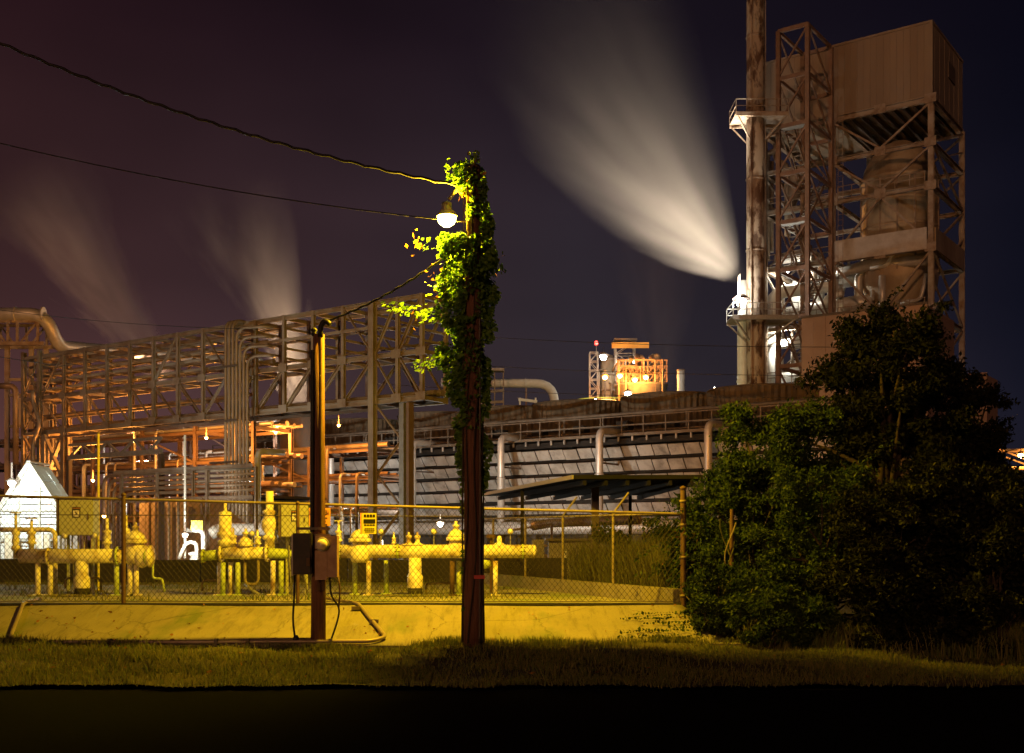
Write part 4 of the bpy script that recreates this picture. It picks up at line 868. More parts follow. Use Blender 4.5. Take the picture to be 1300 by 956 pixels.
# ================================================================== COOLING TOWER
CL = Line(-8.7, 84.0)
ct = empty('cooling_tower', (CL.X0, CL.Y0, 0), 'long cooling tower with rows of slanted louvers and a railed deck', 'cooling tower', GA)
CA0, CA1, DZ = -19.5, 33.5, 8.25
MB().box(((CA0 + CA1) / 2, 7.1, DZ / 2 + .0), (CA1 - CA0, 12, DZ - .5)).build('tower_casing', 'tower_dark', ct)
rows, ncol = 6, 48; cwid = (CA1 - CA0) / ncol
lm = []
for v_ in range(4):
    mb = MB(); mb.v = [(-cwid / 2 + .04, 0, 0), (cwid / 2 - .04, 0, 0), (cwid / 2 - .04, .46, -.60), (-cwid / 2 + .04, .46, -.60)]; mb.v = [(x, y + random.uniform(-.01, .01), z + random.uniform(-.012, .012)) for x, y, z in mb.v]
    mb.v += [(x, y + .03, z + .04) for x, y, z in mb.v]; mb.f = [(0, 3, 2, 1), (4, 5, 6, 7), (0, 1, 5, 4), (1, 2, 6, 5), (2, 3, 7, 6), (3, 0, 4, 7)]
    me = bpy.data.meshes.new('louver_board'); me.from_pydata(mb.v, [], mb.f); me.materials.append(M['louver']); me.update(); lm.append(me)
for r_ in range(rows):
    for i in range(ncol):
        o = bpy.data.objects.new('louver_board', random.choice(lm)); COL.objects.link(o); o.parent = ct; o.location = (CA0 + (i + .5) * cwid, .0 + random.uniform(-.02, .02), 7.5 - r_ * .9 + random.uniform(-.02, .02))
    bar('louver_rail', (CA0, .72, 7.5 - r_ * .9 - .74), (CA1, .72, 7.5 - r_ * .9 - .74), .14, .24, 'tower_dark', ct)
bar('deck_edge', (CA0 - .3, -.35, DZ), (CA1 + .3, -.35, DZ), .12, .18, 'rail_dim', ct); MB().box(((CA0 + CA1) / 2, 6.4, DZ - .02), (CA1 - CA0 + .4, 13.3, .14)).build('deck', 'tower_dark', ct)
nj = 52
for i in range(nj + 1):
    a = CA0 + (CA1 - CA0) * i / nj
    bar('joist_end', (a, -.42, DZ - .42), (a, -.42, DZ - .12), .10, .10, 'louver', ct)
for i in range(35):
    a = CA0 + (CA1 - CA0) * i / 34; bar('rail_post', (a, -.42, DZ - .05), (a, -.42, DZ + 1.15), .07, .07, 'rail_dim', ct)
for zz in (DZ + .6, DZ + 1.15): bar('hand_rail', (CA0, -.42, zz), (CA1, -.42, zz), .06, .06, 'rail_dim', ct)
rod('deck_pipe', (CA0, .6, DZ + 1.45), (CA1, .6, DZ + 1.45), .20, 'rail_dim', ct)
for i in range(18): a = CA0 + 1 + (CA1 - CA0 - 2) * i / 17; bar('pipe_stand', (a, .6, DZ), (a, .6, DZ + 1.4), .08, .08, 'rail_dim', ct)
for i in range(14):
    a = CA0 + (CA1 - CA0) * (i + .5) / 14; MB().box((a, .55, .9), (3.6, .3, 1.8)).build('basin_wall', 'conc_dark', ct)
for px, top in ((352, 0), (462, 0), (563, 0), (650, 0), (738, 1), (855, 1), (968, 1)):
    a = CL.a(px, 6.4)
    MB().lathe([(3.50, DZ), (3.42, DZ + 1.4), (3.50, DZ + 3.0), (3.40, DZ + 3.0), (3.3, DZ + 1.8), (3.3, DZ + .1)], (a, 6.4, 0), 104, 'z', .024).build('fan_stack', 'stackwood', ct)
    MB().lathe([(3.58, 0), (3.63, .05), (3.58, .12)], (a, 6.4, DZ + 2.90), 48).build('stack_rim', 'stackwood', ct, True)
for i in range(16):                                    # tray brackets and small lines along the deck: a busy dark edge
    a = CA0 + 1.5 + (CA1 - CA0 - 3) * i / 15; MB().box((a, 1.4, DZ + .45), (.9, .7, .75 + .2 * (i % 3))).build('deck_box', 'tower_dark', ct)
rod('deck_line', (CA0, 1.1, DZ + .75), (CA1, 1.1, DZ + .75), .12, 'rail_dim', ct); rod('deck_line', (CA0, .2, DZ + .25), (CA1, .2, DZ + .25), .14, 'steel_dark', ct)
bar('louver_head', (CA0, .0, 7.86), (CA1, .0, 7.86), .3, .35, 'tower_dark', ct)
hp = empty('water_header', (CL.X0, CL.Y0, 0), 'pale fat header pipe running along the foot of the louvers', 'pipe', GA)
rod('header_pipe', (CL.a(352, -2.2), -2.2, 2.35), (CL.a(905, -2.2), -2.2, 2.35), .85, 'lag', hp)
for i in range(12): a = CL.a(360, -2.2) + i * 3.9; MB().box((a, -2.2, .95), (.3, .7, 1.9)).build('pipe_support', 'conc_dark', hp)
ord_ = ('leftmost', 'second', 'third', 'fourth', 'rightmost')
for k, px in enumerate((420, 524, 636, 761, 899)):
    a = CL.a(px, -2.2); rr = empty('riser_pipe', Vector((CL.X0, CL.Y0, 0)) + EX * a + EY * -2.2, ('%s of the five tall pale riser pipes in front of the louvers' % ord_[k]), 'pipe', GA, 'riser pipes of the cooling tower')
    pipe('riser', [(0, 0, 2.3), (0, 0, DZ + .15), (0, 4.5, DZ + .32)], .235, 'lag', rr, .55, 16)
    for zz in (2.95, 5.6): MB().lathe([(.24, 0), (.30, .02), (.30, .10), (.24, .12)], (0, 0, zz), 16).build('pipe_flange', 'lag', rr, True)
    bar('bracket', (0, .2, 6.4), (0, 2.3, 6.4), .1, .1, 'steel_dark', rr)

# canopy and shed to the right of the pole
cn = empty('flat_canopy', (2.2, 31.5, .2), 'flat black canopy roof on thin posts right of the ivy covered pole', 'canopy')
zr = 3.05
P4 = [W(729, 613, 27.6).xy, W(892, 616, 27.6).xy, Vector((4.6, 37.5)), W(616, 632, 38.0).xy]
mb = MB(); mb.prism([(p.x - 2.2, p.y - 31.5) for p in P4], zr - .2, zr - .10); mb.build('roof_sheet', 'roof_dark', cn)
q = [Vector((p.x - 2.2, p.y - 31.5, zr - .14)) for p in P4]
bar('fascia', q[0] + Vector((0, -.04, 0)), q[1] + Vector((0, -.04, 0)), .05, .10, 'roof_dark', cn); bar('fascia', q[3] + Vector((-.04, 0, 0)), q[0] + Vector((-.04, 0, 0)), .05, .10, 'fascia', cn)
for i in range(6):
    t = (i + .5) / 6; a_, b_ = q[0].lerp(q[1], t), q[3].lerp(q[2], t); bar('purlin', a_ - Vector((0, 0, .14)), b_ - Vector((0, 0, .14)), .08, .12, 'roof_dark', cn)
for px, Y in ((663, 33.0), (755.5, 29.3), (866, 28.4), (800, 37)):
    p = W(px, 700, Y); bar('post', (p.x - 2.2, p.y - 31.5, -.2), (p.x - 2.2, p.y - 31.5, zr - .2), .10 if px != 755.5 else .20, .10, 'roof_dark' if px != 755.5 else 'steel_dark', cn)
sd_ = empty('grey_shed', (W(732, 700, 31.5).x, 31.9, .2), 'small grey panelled shed under the black canopy', 'shed')
for i in range(4): MB().box((-.57 + i * .38, 0, .68), (.365, .10 + .01 * (i % 2), 1.36)).build('wall_panel', 'shed', sd_)
MB().box((0, .6, .66), (1.5, 1.1, 1.32)).build('shed_core', 'shed', sd_); MB().box((0, .5, 1.40), (1.7, 1.5, .06)).build('roof', 'steel_dark', sd_)
MB().box((.28, -.07, .55), (.55, .04, 1.05)).build('door', 'shed', sd_); pipe('wall_conduit', [(.0, -.1, .1), (.0, -.1, .95), (.6, -.1, 1.0)], .02, 'black', sd_, .05, 8); MB().box((-.3, -.07, .95), (.10, .02, .26)).build('notice_plate', 'sign_wh', sd_)
MB().box((-1.05, .3, .7), (.34, .5, 1.4)).build('side_locker', 'shed', sd_)
of = empty('small_orange_frame', (W(684, 700, 37).x, 37, .1), 'small orange lit valve frame between the pole and the shed', 'frame')
for x_, z_ in ((-.28, 1.35), (.42, 2.0)): bar('frame_post', (x_, 0, -.1), (x_, 0, z_), .07, .07, 'steel_red', of)
bar('frame_beam', (-.9, 0, 1.8), (.42, 0, 2.0), .06, .07, 'steel_red', of); bar('frame_beam', (-.3, 0, 1.3), (.42, 0, 1.3), .06, .07, 'steel_red', of); bar('frame_beam', (-.3, 0, .9), (.42, 0, .9), .06, .07, 'steel_red', of)
pipe('valve_pipe', [(-.1, -.1, 0), (-.1, -.1, 1.0), (.3, -.1, 1.0), (.3, -.1, 0)], .05, 'steel_red', of, .15)
tag(MB().path(fillet([W(676, 668, 44), W(700, 664, 43.6), W(812, 660, 41)], .4), .17, 14).build('orange_pipe', 'pipe_brown', None, True), 'bright orange lit pipe behind the black canopy posts', 'pipe')

# white bent pipe and platform above the tower deck
wp = empty('white_bent_pipe', W(650, 600, 108), 'large pale pipe bending down behind the fan stacks, right of the pole', 'pipe'); wp.location.z = 0
def l2(px, py, Y=108.0): return W(px, py, Y) - wp.location
pipe('pipe_run', [l2(560, 486), l2(703, 487), l2(706, 560)], .42, 'white', wp, 1.7, 18)
bar('pipe_prop', l2(668, 520), l2(668, 491), .16, .16, 'steel_red', wp); MB().lathe([(.45, -.05), (.47, 0), (.45, .05)], l2(667, 486.5), 18, 'x').build('pipe_flange', 'white', wp, True)
pf = empty('deck_platform', W(640, 600, 106), 'steel platform with railings beside the ivy covered pole', 'platform'); pf.location.z = 0
def l3(px, py, Y=106.0): return W(px, py, Y) - pf.location
for py in (498, 512): bar('platform_beam', l3(598, py), l3(640, py - 2), .2, .25, 'steel', pf)
for px in (604, 616, 628, 639): bar('platform_post', l3(px, 470), l3(px, 540), .1, .1, 'steel', pf)
MB().box(l3(628, 470), (1.8, 1.2, .25)).build('platform_roof', 'steel', pf)
for py in (518, 524): bar('hand_rail', l3(610, py), l3(682, py + 1), .08, .09, 'galv', pf)
for px in (660, 680): bar('frame_post', l3(px, 545), l3(px, 505), .16, .16, 'white', pf)
bar('frame_beam', l3(658, 507), l3(682, 510), .2, .25, 'white', pf); bar('frame_beam', l3(658, 522), l3(682, 520), .15, .2, 'white', pf)

# ================================================================== FAR PROCESS TOWERS
def lattice(name, label, px0, px1, pyt, Y, dep, nlev, mat, w=.22, cat='tower', zbase=0):
    a = W(px0, pyt, Y); b = W(px1, pyt, Y); wdt = b.x - a.x; h = a.z; root = empty(name, (a.x, Y, 0), label, cat)
    for x_ in (0, wdt):
        for y_ in (0, dep): bar('column', (x_, y_, 0), (x_, y_, h), w, w, mat, root)
    for k in range(nlev + 1):
        z_ = zbase + (h - zbase) * k / nlev
        for y_ in (0, dep): bar('girt', (0, y_, z_), (wdt, y_, z_), w * .7, w * .8, mat, root)
        for x_ in (0, wdt): bar('girt', (x_, 0, z_), (x_, dep, z_), w * .7, w * .8, mat, root)
        if k < nlev:
            z2 = zbase + (h - zbase) * (k + 1) / nlev
            for y_ in (0, dep): bar('brace', (0, y_, z_ if k % 2 else z2), (wdt, y_, z2 if k % 2 else z_), w * .55, w * .55, mat, root)
            bar('brace', (wdt, 0, z_), (wdt, dep, z2), w * .55, w * .55, mat, root)
    return root, wdt, h
t1, w1, h1 = lattice('lattice_tower', 'slim orange lit lattice tower left of the far process column', 749, 759, 447, 165, 1.4, 22, 'steel', .16)
t2, w2, h2 = lattice('lattice_tower', 'open steel headframe topmost of the far lit process unit', 782, 806, 432, 165, 2.4, 16, 'steel', .18)
MB().box((w2 / 2 + .6, -1, h2 - .9), (w2 + 2.6, .3, .8)).build('sloping_chute', 'sign_or', t2); MB().box((w2 / 2, 1.2, h2 + .1), (w2 + .6, 3, .3)).build('head_deck', 'steel', t2)
pc = empty('process_column', (W(771, 500, 168).x, 168, 0), 'orange lit round process column between the two far lattice towers', 'column')
hc = W(0, 449, 168).z
MB().lathe([(1.05, 0), (1.05, hc - 1), (.8, hc - .3), (.0, hc)], (0, 0, 0), 20).build('shell', 'vessel', pc, True)
for k in range(6): MB().lathe([(1.1, 0), (1.25, .05), (1.25, .25), (1.1, .3)], (0, 0, hc - 1 - k * 2.3), 20).build('stiffening_ring', 'steel', pc, True)
for k in range(4): pipe('side_pipe', [(-1.3 + .9 * k, -1.3, 8), (-1.3 + .9 * k, -1.3, hc - 2.5 - k), (0, -.8, hc - 2.5 - k)], .13, 'pipe_brown', pc, .4, 8)
pu = empty('process_deck', (W(812, 500, 160).x, 160, 0), 'cluttered orange lit equipment deck with round pale tank below the headframe', 'process unit')
zt1 = W(0, 489, 160).z; zt2 = W(0, 470, 160).z
MB().lathe([(3.6, 12), (3.6, zt1 - .3), (3.75, zt1 - .3), (3.75, zt1)], (.2, 0, 0), 28).build('round_tank', 'shed', pu, True)
for k in range(8): a = k * math.pi / 4; bar('deck_post', (.2 + 3.3 * math.cos(a), 3.3 * math.sin(a), zt1), (.2 + 3.3 * math.cos(a), 3.3 * math.sin(a), zt2 + 1.2), .18, .18, 'steel', pu)
for zz in (zt1 + 1.0, zt2, zt2 + 1.0): MB().path([(.2 + 3.4 * math.cos(k * math.pi / 12), 3.4 * math.sin(k * math.pi / 12), zz) for k in range(25)], .06, 6).build('deck_rail', 'steel', pu, True)
MB().box((0, 0, zt2 - .15), (6.6, 5.5, .25)).build('upper_deck', 'steel', pu)
rn = random.Random(4)
for k in range(16):
    x_, y_ = rn.uniform(-2.8, 2.8), rn.uniform(-2.2, .5); h_ = rn.uniform(.8, 2.2); r_ = rn.uniform(.3, .7)
    MB().lathe([(r_, 0), (r_, h_), (r_ * .6, h_ + .3), (0, h_ + .4)], (x_, y_, zt1 + (0 if k % 2 else zt2 - zt1)), 14).build('equipment_drum', ('vessel', 'lag', 'steel_red')[k % 3], pu, True)
for k in range(9):
    x_ = -3.4 + k * .85
    bar('frame_post', (x_, -3.0, zt1), (x_, -3.0, zt2 + .9), .13, .13, 'steel_red', pu)
    if k < 8:
        for z0_ in (zt1, zt1 + 1.2): bar('frame_brace', (x_, -3.05, z0_), (x_ + .85, -3.05, z0_ + 1.2), .11, .11, 'steel_red', pu)
for z0_ in (zt1 + 1.25, zt2 + .1, zt2 + .9): bar('frame_beam', (-3.5, -3.0, z0_), (3.5, -3.0, z0_), .16, .2, 'steel_red', pu)
for k in range(7): x_ = -3.2 + k; pipe('riser_pipe', [(x_, -3.1, zt1 - 4), (x_, -3.1, zt2 + rn.uniform(-1, 1.2)), (x_ + rn.uniform(-1, 1), -1.5, zt2 + rn.uniform(-.5, 1.2))], .12, 'pipe_brown', pu, .3, 8)
dt = empty('domed_tank', (W(765, 520, 150).x, 150, 0), 'pale green lit dome top of a tank above the fan stacks', 'tank'); zd = W(0, 519, 150).z
MB().lathe([(4.2, 0), (4.2, zd - 1), (3.9, zd - .2), (3.0, zd + .7), (1.6, zd + 1.1), (0, zd + 1.2)], (0, 0, 0), 32).build('shell', 'white', dt, True)
for k in range(10): a = k * math.pi / 5; rod('handrail_post', (3.9 * math.cos(a), 3.9 * math.sin(a), zd - .3), (3.9 * math.cos(a), 3.9 * math.sin(a), zd + 1.0), .08, 'sign_yel', dt)
MB().path([(3.9 * math.cos(k * math.pi / 14), 3.9 * math.sin(k * math.pi / 14), zd + 1.0) for k in range(29)], .05, 6).build('handrail', 'sign_yel', dt, True)
vt = empty('vent_stack', (W(864.5, 520, 150).x, 150, 0), 'short pale vent stack standing alone above the fan stacks', 'vent stack'); zv = W(0, 469, 150).z
MB().lathe([(.5, 0), (.5, zv - 6), (.46, zv - 4), (.54, zv - 3), (.46, zv - 2), (.53, zv - 1), (.47, zv)], (0, 0, 0), 18).build('shell', 'white', vt, True); MB().lathe([(.52, 0), (.56, .1), (.52, .2)], (0, 0, zv - .2), 18).build('rim', 'steel', vt, True)
# lit lattice frame at the right edge, carrying no pipes
rf, rw_, rh_ = lattice('lattice_frame', 'orange lit lattice frame at the far right edge', 1270, 1330, 571, 75, 1.5, 3, 'steel', .16, 'frame', 4.0)

# ================================================================== BOILER TOWER
BL = Line(36.7, 100.0)
bt = empty('boiler_tower', (BL.X0, BL.Y0, 0), 'huge braced steel tower with a clad box on top at the right', 'boiler tower', GA)
BW, BD = -15.4, 10.5; ZBX, ZTX = 40.4, 46.9
mb = MB(); mb.box((BW / 2, BD / 2, (ZBX + ZTX) / 2), (abs(BW) - .1, BD - .1, ZTX - ZBX - .04)); mb.build('box_core', 'clad', bt)
npn = 26
for i in range(npn): x0_ = BW * i / npn; MB().box((x0_ + BW / npn / 2, -.02 - .008 * (i % 2), (ZBX + ZTX) / 2), (abs(BW) / npn - .012, .10, ZTX - ZBX)).build('cladding_panel', 'clad', bt)
for i in range(13): y0_ = BD * i / 13; MB().box((.02 + .02 * (i % 2), y0_ + BD / 26, (ZBX + ZTX) / 2), (.10, BD / 13 - .012, ZTX - ZBX)).build('cladding_panel', 'clad', bt)
bar('corner_trim', (.06, -.08, ZBX - .1), (.06, -.08, ZTX + .12), .22, .22, 'clad', bt); bar('roof_trim', (BW, -.08, ZTX + .05), (0, -.08, ZTX + .05), .15, .2, 'clad', bt); bar('roof_trim', (.08, 0, ZTX + .05), (.08, BD, ZTX + .05), .15, .2, 'clad', bt)
MB().box((.12, 6.3, 44.5), (.12, 2.2, 1.5)).build('louvre_vent', 'steel_dark', bt)
ACOL = (0, -8.8, BW); LEV = [0, 5.5, 10.5, 16, 21.5, 27.2, 32.6, 36.4, 40.2]
for a in ACOL:
    for yy in (0, BD): bar('column', (a, yy, 0), (a, yy, ZBX), .46 if a != BW else .36, .42, 'steel', bt, 'ibeam')
for zz in LEV[1:]:
    hh = .55 if zz > 39 else .38
    for yy in (0, BD):
        for a, b in ((0, -8.8), (-8.8, BW)): bar('girder', (a - .3, yy, zz), (b + .3, yy, zz), .4, hh, 'steel', bt, 'ibeam')
    for a in ACOL: bar('girder', (a, .3, zz), (a, BD - .3, zz), .4, hh, 'steel', bt, 'ibeam')
bar('plate_girder', (-.3, -.25, 28.0), (-8.5, -.25, 28.0), .15, 1.9, 'lag', bt); bar('plate_girder', (.25, .3, 28.0), (.25, BD - .3, 28.0), .15, 1.9, 'vessel', bt)
for k in range(len(LEV) - 1):
    z0_, z1_ = LEV[k], LEV[k + 1]; mid = -4.4
    for yy in (-.1, BD + .1):
        if k >= 6: seg = (((0, z1_), (mid, z0_)), ((-8.8, z1_), (mid, z0_)))
        else: seg = (((mid, z1_), (0, z0_)), ((mid, z1_), (-8.8, z0_))) if k % 2 else (((0, z1_), (mid, z0_)), ((-8.8, z1_), (mid, z0_)))
        for (xa, za), (xb, zb) in seg: bar('brace', (xa, yy, za - .3), (xb, yy, zb + .3), .18, .18, 'steel', bt)
    for a in (.12, BW - .1):
        bar('brace', (a, .3 if k % 2 else BD - .3, z0_ + .2), (a, BD - .3 if k % 2 else .3, z1_ - .2), .18, .18, 'steel', bt)
        bar('brace', (a, BD / 2, z0_ + .2), (a, BD - .3 if k % 2 else .3, (z0_ + z1_) / 2), .14, .14, 'steel', bt)
for a_, zz in [(a_, z_) for a_ in (0, -4.4, -8.8) for z_ in LEV[4:]]: MB().box((a_, -.26, zz), (1.0, .05, .8)).build('gusset_plate', 'steel', bt)
for x_ in (-8.2, -7.75): rod('ladder_rail', (x_, -.3, 20), (x_, -.3, 40), .06, 'steel', bt)
for i in range(40): bar('ladder_rung', (-8.2, -.3, 20.3 + i * .5), (-7.75, -.3, 20.3 + i * .5), .04, .04, 'steel', bt)
for i in range(9): bar('roof_joist', (-.6 - i * .95, .4, 40.1), (-.6 - i * .95, BD - .4, 40.1), .2, .4, 'steel_dark', bt)
for k, zz in enumerate(LEV[2:7]):                       # walkways in the left bay
    MB().box((-12.1, 1.2, zz + .32), (6, 2.2, .08)).build('walkway', 'galv', bt)
    for h_ in (.6, 1.1): bar('hand_rail', (-15.2, .1, zz + .35 + h_), (-9.1, .1, zz + .35 + h_), .07, .07, 'steel', bt)
    for i in range(6): bar('rail_post', (-15.2 + i * 1.2, .1, zz + .3), (-15.2 + i * 1.2, .1, zz + 1.45), .07, .07, 'steel', bt)
    for h_ in (.6, 1.1): bar('hand_rail', (-8.4, .15, zz + .3 + h_), (-.5, .15, zz + .3 + h_), .06, .06, 'steel', bt)
    for i in range(7): bar('rail_post', (-8.4 + i * 1.3, .15, zz + .3), (-8.4 + i * 1.3, .15, zz + 1.4), .06, .06, 'steel', bt)
ve = empty('domed_vessel', Vector((BL.X0, BL.Y0, 0)) + EX * -4.2 + EY * 5.0, 'big streaked dome topped vessel inside the braced tower', 'vessel', GA)
VR, zdm = 3.45, 34.6
MB().lathe([(.9, 19), (1.2, 20), (VR * .96, 25), (VR, 26), (VR, zdm), (VR * 1.04, zdm + .02), (VR * 1.04, zdm + .4), (VR * .98, zdm + .42), (VR * .93, zdm + 1.4), (VR * .78, zdm + 2.5), (VR * .5, zdm + 3.5), (VR * .2, zdm + 4.05), (0, zdm + 4.15)], (0, 0, 0), 40).build('shell', 'vessel', ve, True)
for k in range(14): a = 2 * math.pi * k / 14; bar('seam_strip', (VR * 1.005 * math.cos(a), VR * 1.005 * math.sin(a), 26.1), (VR * 1.005 * math.cos(a), VR * 1.005 * math.sin(a), zdm), .16, .06, 'pipe_brown', ve)
for zz in (27.5, 30.2, 32.6): MB().lathe([(VR + .01, 0), (VR + .05, .05), (VR + .05, .2), (VR + .01, .25)], (0, 0, zz), 40).build('band', 'vessel', ve, True)
MB().lathe([(.7, 5), (.7, 19.2)], (0, 0, 0), 18).build('discharge_pipe', 'vessel', ve, True)
# ducts and pipes in the lower bays
dk = empty('boiler_ducts', (BL.X0, BL.Y0, 0), 'tangle of pale ducts and drums lit white low inside the braced tower', 'ducts', GA)
dp = lambda px, py, off: (BL.a(px, off), off, BL.z(py, BL.a(px, off), off))
def duct(pts, r, mat='lag', bend=None): pipe('duct', [dp(*p) for p in pts], r, mat, dk, bend or r * 2.4, 16)
duct([(980, 470, 1.5), (980, 372, 1.5), (1062, 362, 1.5)], .62, 'white'); duct([(1000, 400, 3), (1060, 388, 3), (1110, 384, 3)], .75, 'lag'); duct([(1060, 350, 2), (1100, 336, 2), (1180, 330, 2)], .5, 'lag')
duct([(985, 330, 4), (1040, 322, 4), (1040, 420, 4)], .5); duct([(1048, 450, 2), (1048, 378, 2), (1070, 372, 2)], .35, 'white'); duct([(1090, 420, 3), (1090, 345, 3), (1150, 338, 3)], .4); duct([(1120, 400, 1), (1120, 350, 1)], .3)
duct([(978, 505, 1), (978, 440, 1), (1020, 432, 1)], .45, 'white'); duct([(990, 480, 2.5), (1070, 470, 2.5)], .5, 'white'); duct([(1000, 300, 3), (1000, 210, 3), (985, 205, 3), (985, 150, 3)], .3, 'pipe_brown'); duct([(974, 330, 2), (974, 195, 2), (985, 192, 2), (985, 170, 3)], .28, 'pipe_brown'); duct([(980, 320, 2.4), (980, 205, 2.4)], .2, 'pipe_brown')
duct([(1002, 262, 3), (1010, 240, 3), (1008, 220, 3)], .6, 'pipe_brown', .6)
rn = random.Random(12)
for k in range(26):
    px = rn.uniform(975, 1165); py = rn.uniform(318, 480); off = rn.uniform(1, 7)
    if k % 2: duct([(px, py, off), (px + rn.uniform(14, 40), py - rn.uniform(2, 6), off), (px + rn.uniform(20, 44), py - rn.uniform(20, 50), off)], rn.choice((.14, .2, .28)), rn.choice(('lag', 'white', 'pipe_brown')))
    else: duct([(px, py, off), (px, py - rn.uniform(20, 60), off)], rn.choice((.14, .2, .3)), rn.choice(('lag', 'white', 'steel')))
for k in range(5):
    px = rn.uniform(985, 1150); py = rn.uniform(350, 470); off = rn.uniform(2, 6); c = dp(px, py, off); MB().lathe([(0, -1.6), (.55, -1.4), (.7, -1.1), (.7, 1.1), (.55, 1.4), (0, 1.6)], c, 18, 'x' if k % 2 else 'z').build('drum', ('white', 'lag', 'vessel')[k % 3], dk, True)

# stair tower in front
SL = Line(25.1, 97.0)
stt = empty('stair_tower', (SL.X0, SL.Y0, 0), 'tall open lattice stair tower beside the rusty chimney', 'stair tower', GA)
SW, SD, SZ = -2.6, 5.7, 45.4; nl = 11; dzl = SZ / nl
for a in (0, SW):
    for yy in (0, SD): bar('column', (a, yy, 0), (a, yy, SZ), .36, .36, 'steel_red', stt)
for k in range(1, nl + 1):
    zz = k * dzl
    for yy in (0, SD): bar('girt', (0, yy, zz), (SW, yy, zz), .2, .34, 'steel_red', stt)
    for a in (0, SW): bar('girt', (a, 0, zz), (a, SD, zz), .2, .3, 'steel_red', stt)
for k in range(nl):
    z0_, z1_ = k * dzl + .15, (k + 1) * dzl - .15
    bar('brace', (SW, -.05, z0_), (0, -.05, z1_), .14, .14, 'steel_red', stt); bar('brace', (SW, SD + .05, z1_), (0, SD + .05, z0_), .14, .14, 'steel_red', stt)
    for a in (.05, SW - .05): bar('brace', (a, .1, z1_), (a, SD - .1, z0_), .14, .14, 'steel_red', stt)
    if k < 9:
        y0_, y1_ = (.8, SD - 1.0) if k % 2 else (SD - 1.0, .8); x_ = -.7 if k % 2 else -1.9
        fl_ = bar('stair_stringer', (x_ - .42, y0_, z0_), (x_ - .42, y1_, z1_), .07, .26, 'steel', stt); bar('stair_stringer', (x_ + .42, y0_, z0_), (x_ + .42, y1_, z1_), .07, .26, 'steel', stt)
        bar('stair_rail', (x_ + .42, y0_, z0_ + 1), (x_ + .42, y1_, z1_ + 1), .05, .05, 'steel', stt)
        for i in range(12): t = (i + .5) / 12; MB_ = bar('stair_tread', (x_ - .38, y0_ + (y1_ - y0_) * t, z0_ + (z1_ - z0_) * t), (x_ + .38, y0_ + (y1_ - y0_) * t, z0_ + (z1_ - z0_) * t), .26, .05, 'galv', stt)
        MB().box((SW / 2, .4 if k % 2 == 0 else SD - .5, z1_), (2.2, .9, .06)).build('landing', 'galv', stt)
# second braced frame linking stair tower and boiler behind the chimney
# chimney, vent, platforms
CHY = 96.5; ch = empty('rusty_chimney', (W(959, 500, CHY).x, CHY, 0), 'tall rust streaked chimney rising out of the top of the picture', 'chimney')
zs = [0, 8, 14, 20, 26, 32, 38, 44, 50, 58]
for i in range(len(zs) - 1): MB().lathe([(.745, zs[i]), (.745, zs[i + 1] - .04), (.735, zs[i + 1] - .02)], (0, 0, 0), 28).build('shell_course', 'rust_stack', ch, True)
for z_ in zs[1:-1]: MB().lathe([(.75, -.1), (.80, -.06), (.80, .06), (.75, .1)], (0, 0, z_), 28).build('ring_flange', 'rust_stack', ch, True)
for x_ in (-.2, .2): rod('ladder_rail', (.82, x_, 2), (.82, x_, 57), .07, 'steel', ch)
rod('riser_conduit', (-.5, -.72, 2), (-.5, -.72, 57), .16, 'rust_stack', ch)
def cplat(zz, x0_, x1_, mat, nm):
    p = empty('chimney_platform', (ch.location.x, CHY, zz), nm, 'platform', group='chimney platforms')
    MB().box(((x0_ + x1_) / 2, -.2, 0), (x1_ - x0_, 3.0, .12)).build('deck', mat, p)
    for yy in (-1.65, 1.2):
        bar('edge_beam', (x0_, yy, -.15), (x1_, yy, -.15), .14, .32, mat, p)
        for h_ in (.55, 1.1): bar('hand_rail', (x0_, yy, h_), (x1_, yy, h_), .06, .06, mat, p)
        n_ = 6
        for i in range(n_): xx_ = x0_ + (x1_ - x0_) * i / (n_ - 1); bar('rail_post', (xx_, yy, 0), (xx_, yy, 1.1), .06, .06, mat, p)
        bar('strut', (x0_ + .1, yy, -.2), (-.6, yy * .4, -1.9), .12, .12, mat, p); bar('strut', (x1_ - .1, yy, -.2), (.7, yy * .4, -1.9), .12, .12, mat, p)
    for h_ in (.55, 1.1): bar('hand_rail', (x0_, -1.65, h_), (x0_, 1.2, h_), .06, .06, mat, p)
    return p
cplat(37.1, -1.95, 2.4, 'steel', 'upper railed platform round the rusty chimney')
cplat(20.2, -2.2, 3.2, 'galv', 'lower railed platform round the chimney beside the glaring white lamp')
wv = empty('white_vent', (W(943.5, 500, 97.6).x, 97.6, 0), 'white vent stack left of the chimney with steam pouring from its top', 'vent stack'); zw = W(0, 357, 97.6).z
MB().lathe([(.50, 0), (.50, zw - 3.2), (.56, zw - 3.1), (.56, zw - 2.9), (.46, zw - 2.8), (.46, zw)], (0, 0, 0), 24).build('shell', 'white', wv, True)
for z_ in (5, 10, 15): MB().lathe([(.51, 0), (.56, .05), (.56, .18), (.51, .22)], (0, 0, z_), 24).build('ring_flange', 'white', wv, True)
cb = Line(*W(1018, 500, 93).xy); cbx = empty('clad_building', (cb.X0, cb.Y0, 0), 'plain red brown clad building at the foot of the braced tower', 'building', GA)
zc_ = cb.z(404, 0); wid = 10.0; npn = 10
MB().box((wid / 2, 4, zc_ / 2 - .05), (wid - .1, 7.8, zc_ - .1)).build('building_core', 'clad_red', cbx)
for i in range(npn): MB().box((wid * (i + .5) / npn, .0 - .02 * (i % 2), zc_ / 2), (wid / npn - .012, .12, zc_)).build('cladding_panel', 'clad_red', cbx)
bar('roof_trim', (-.05, -.05, zc_ + .05), (wid, -.05, zc_ + .05), .2, .18, 'steel_dark', cbx)
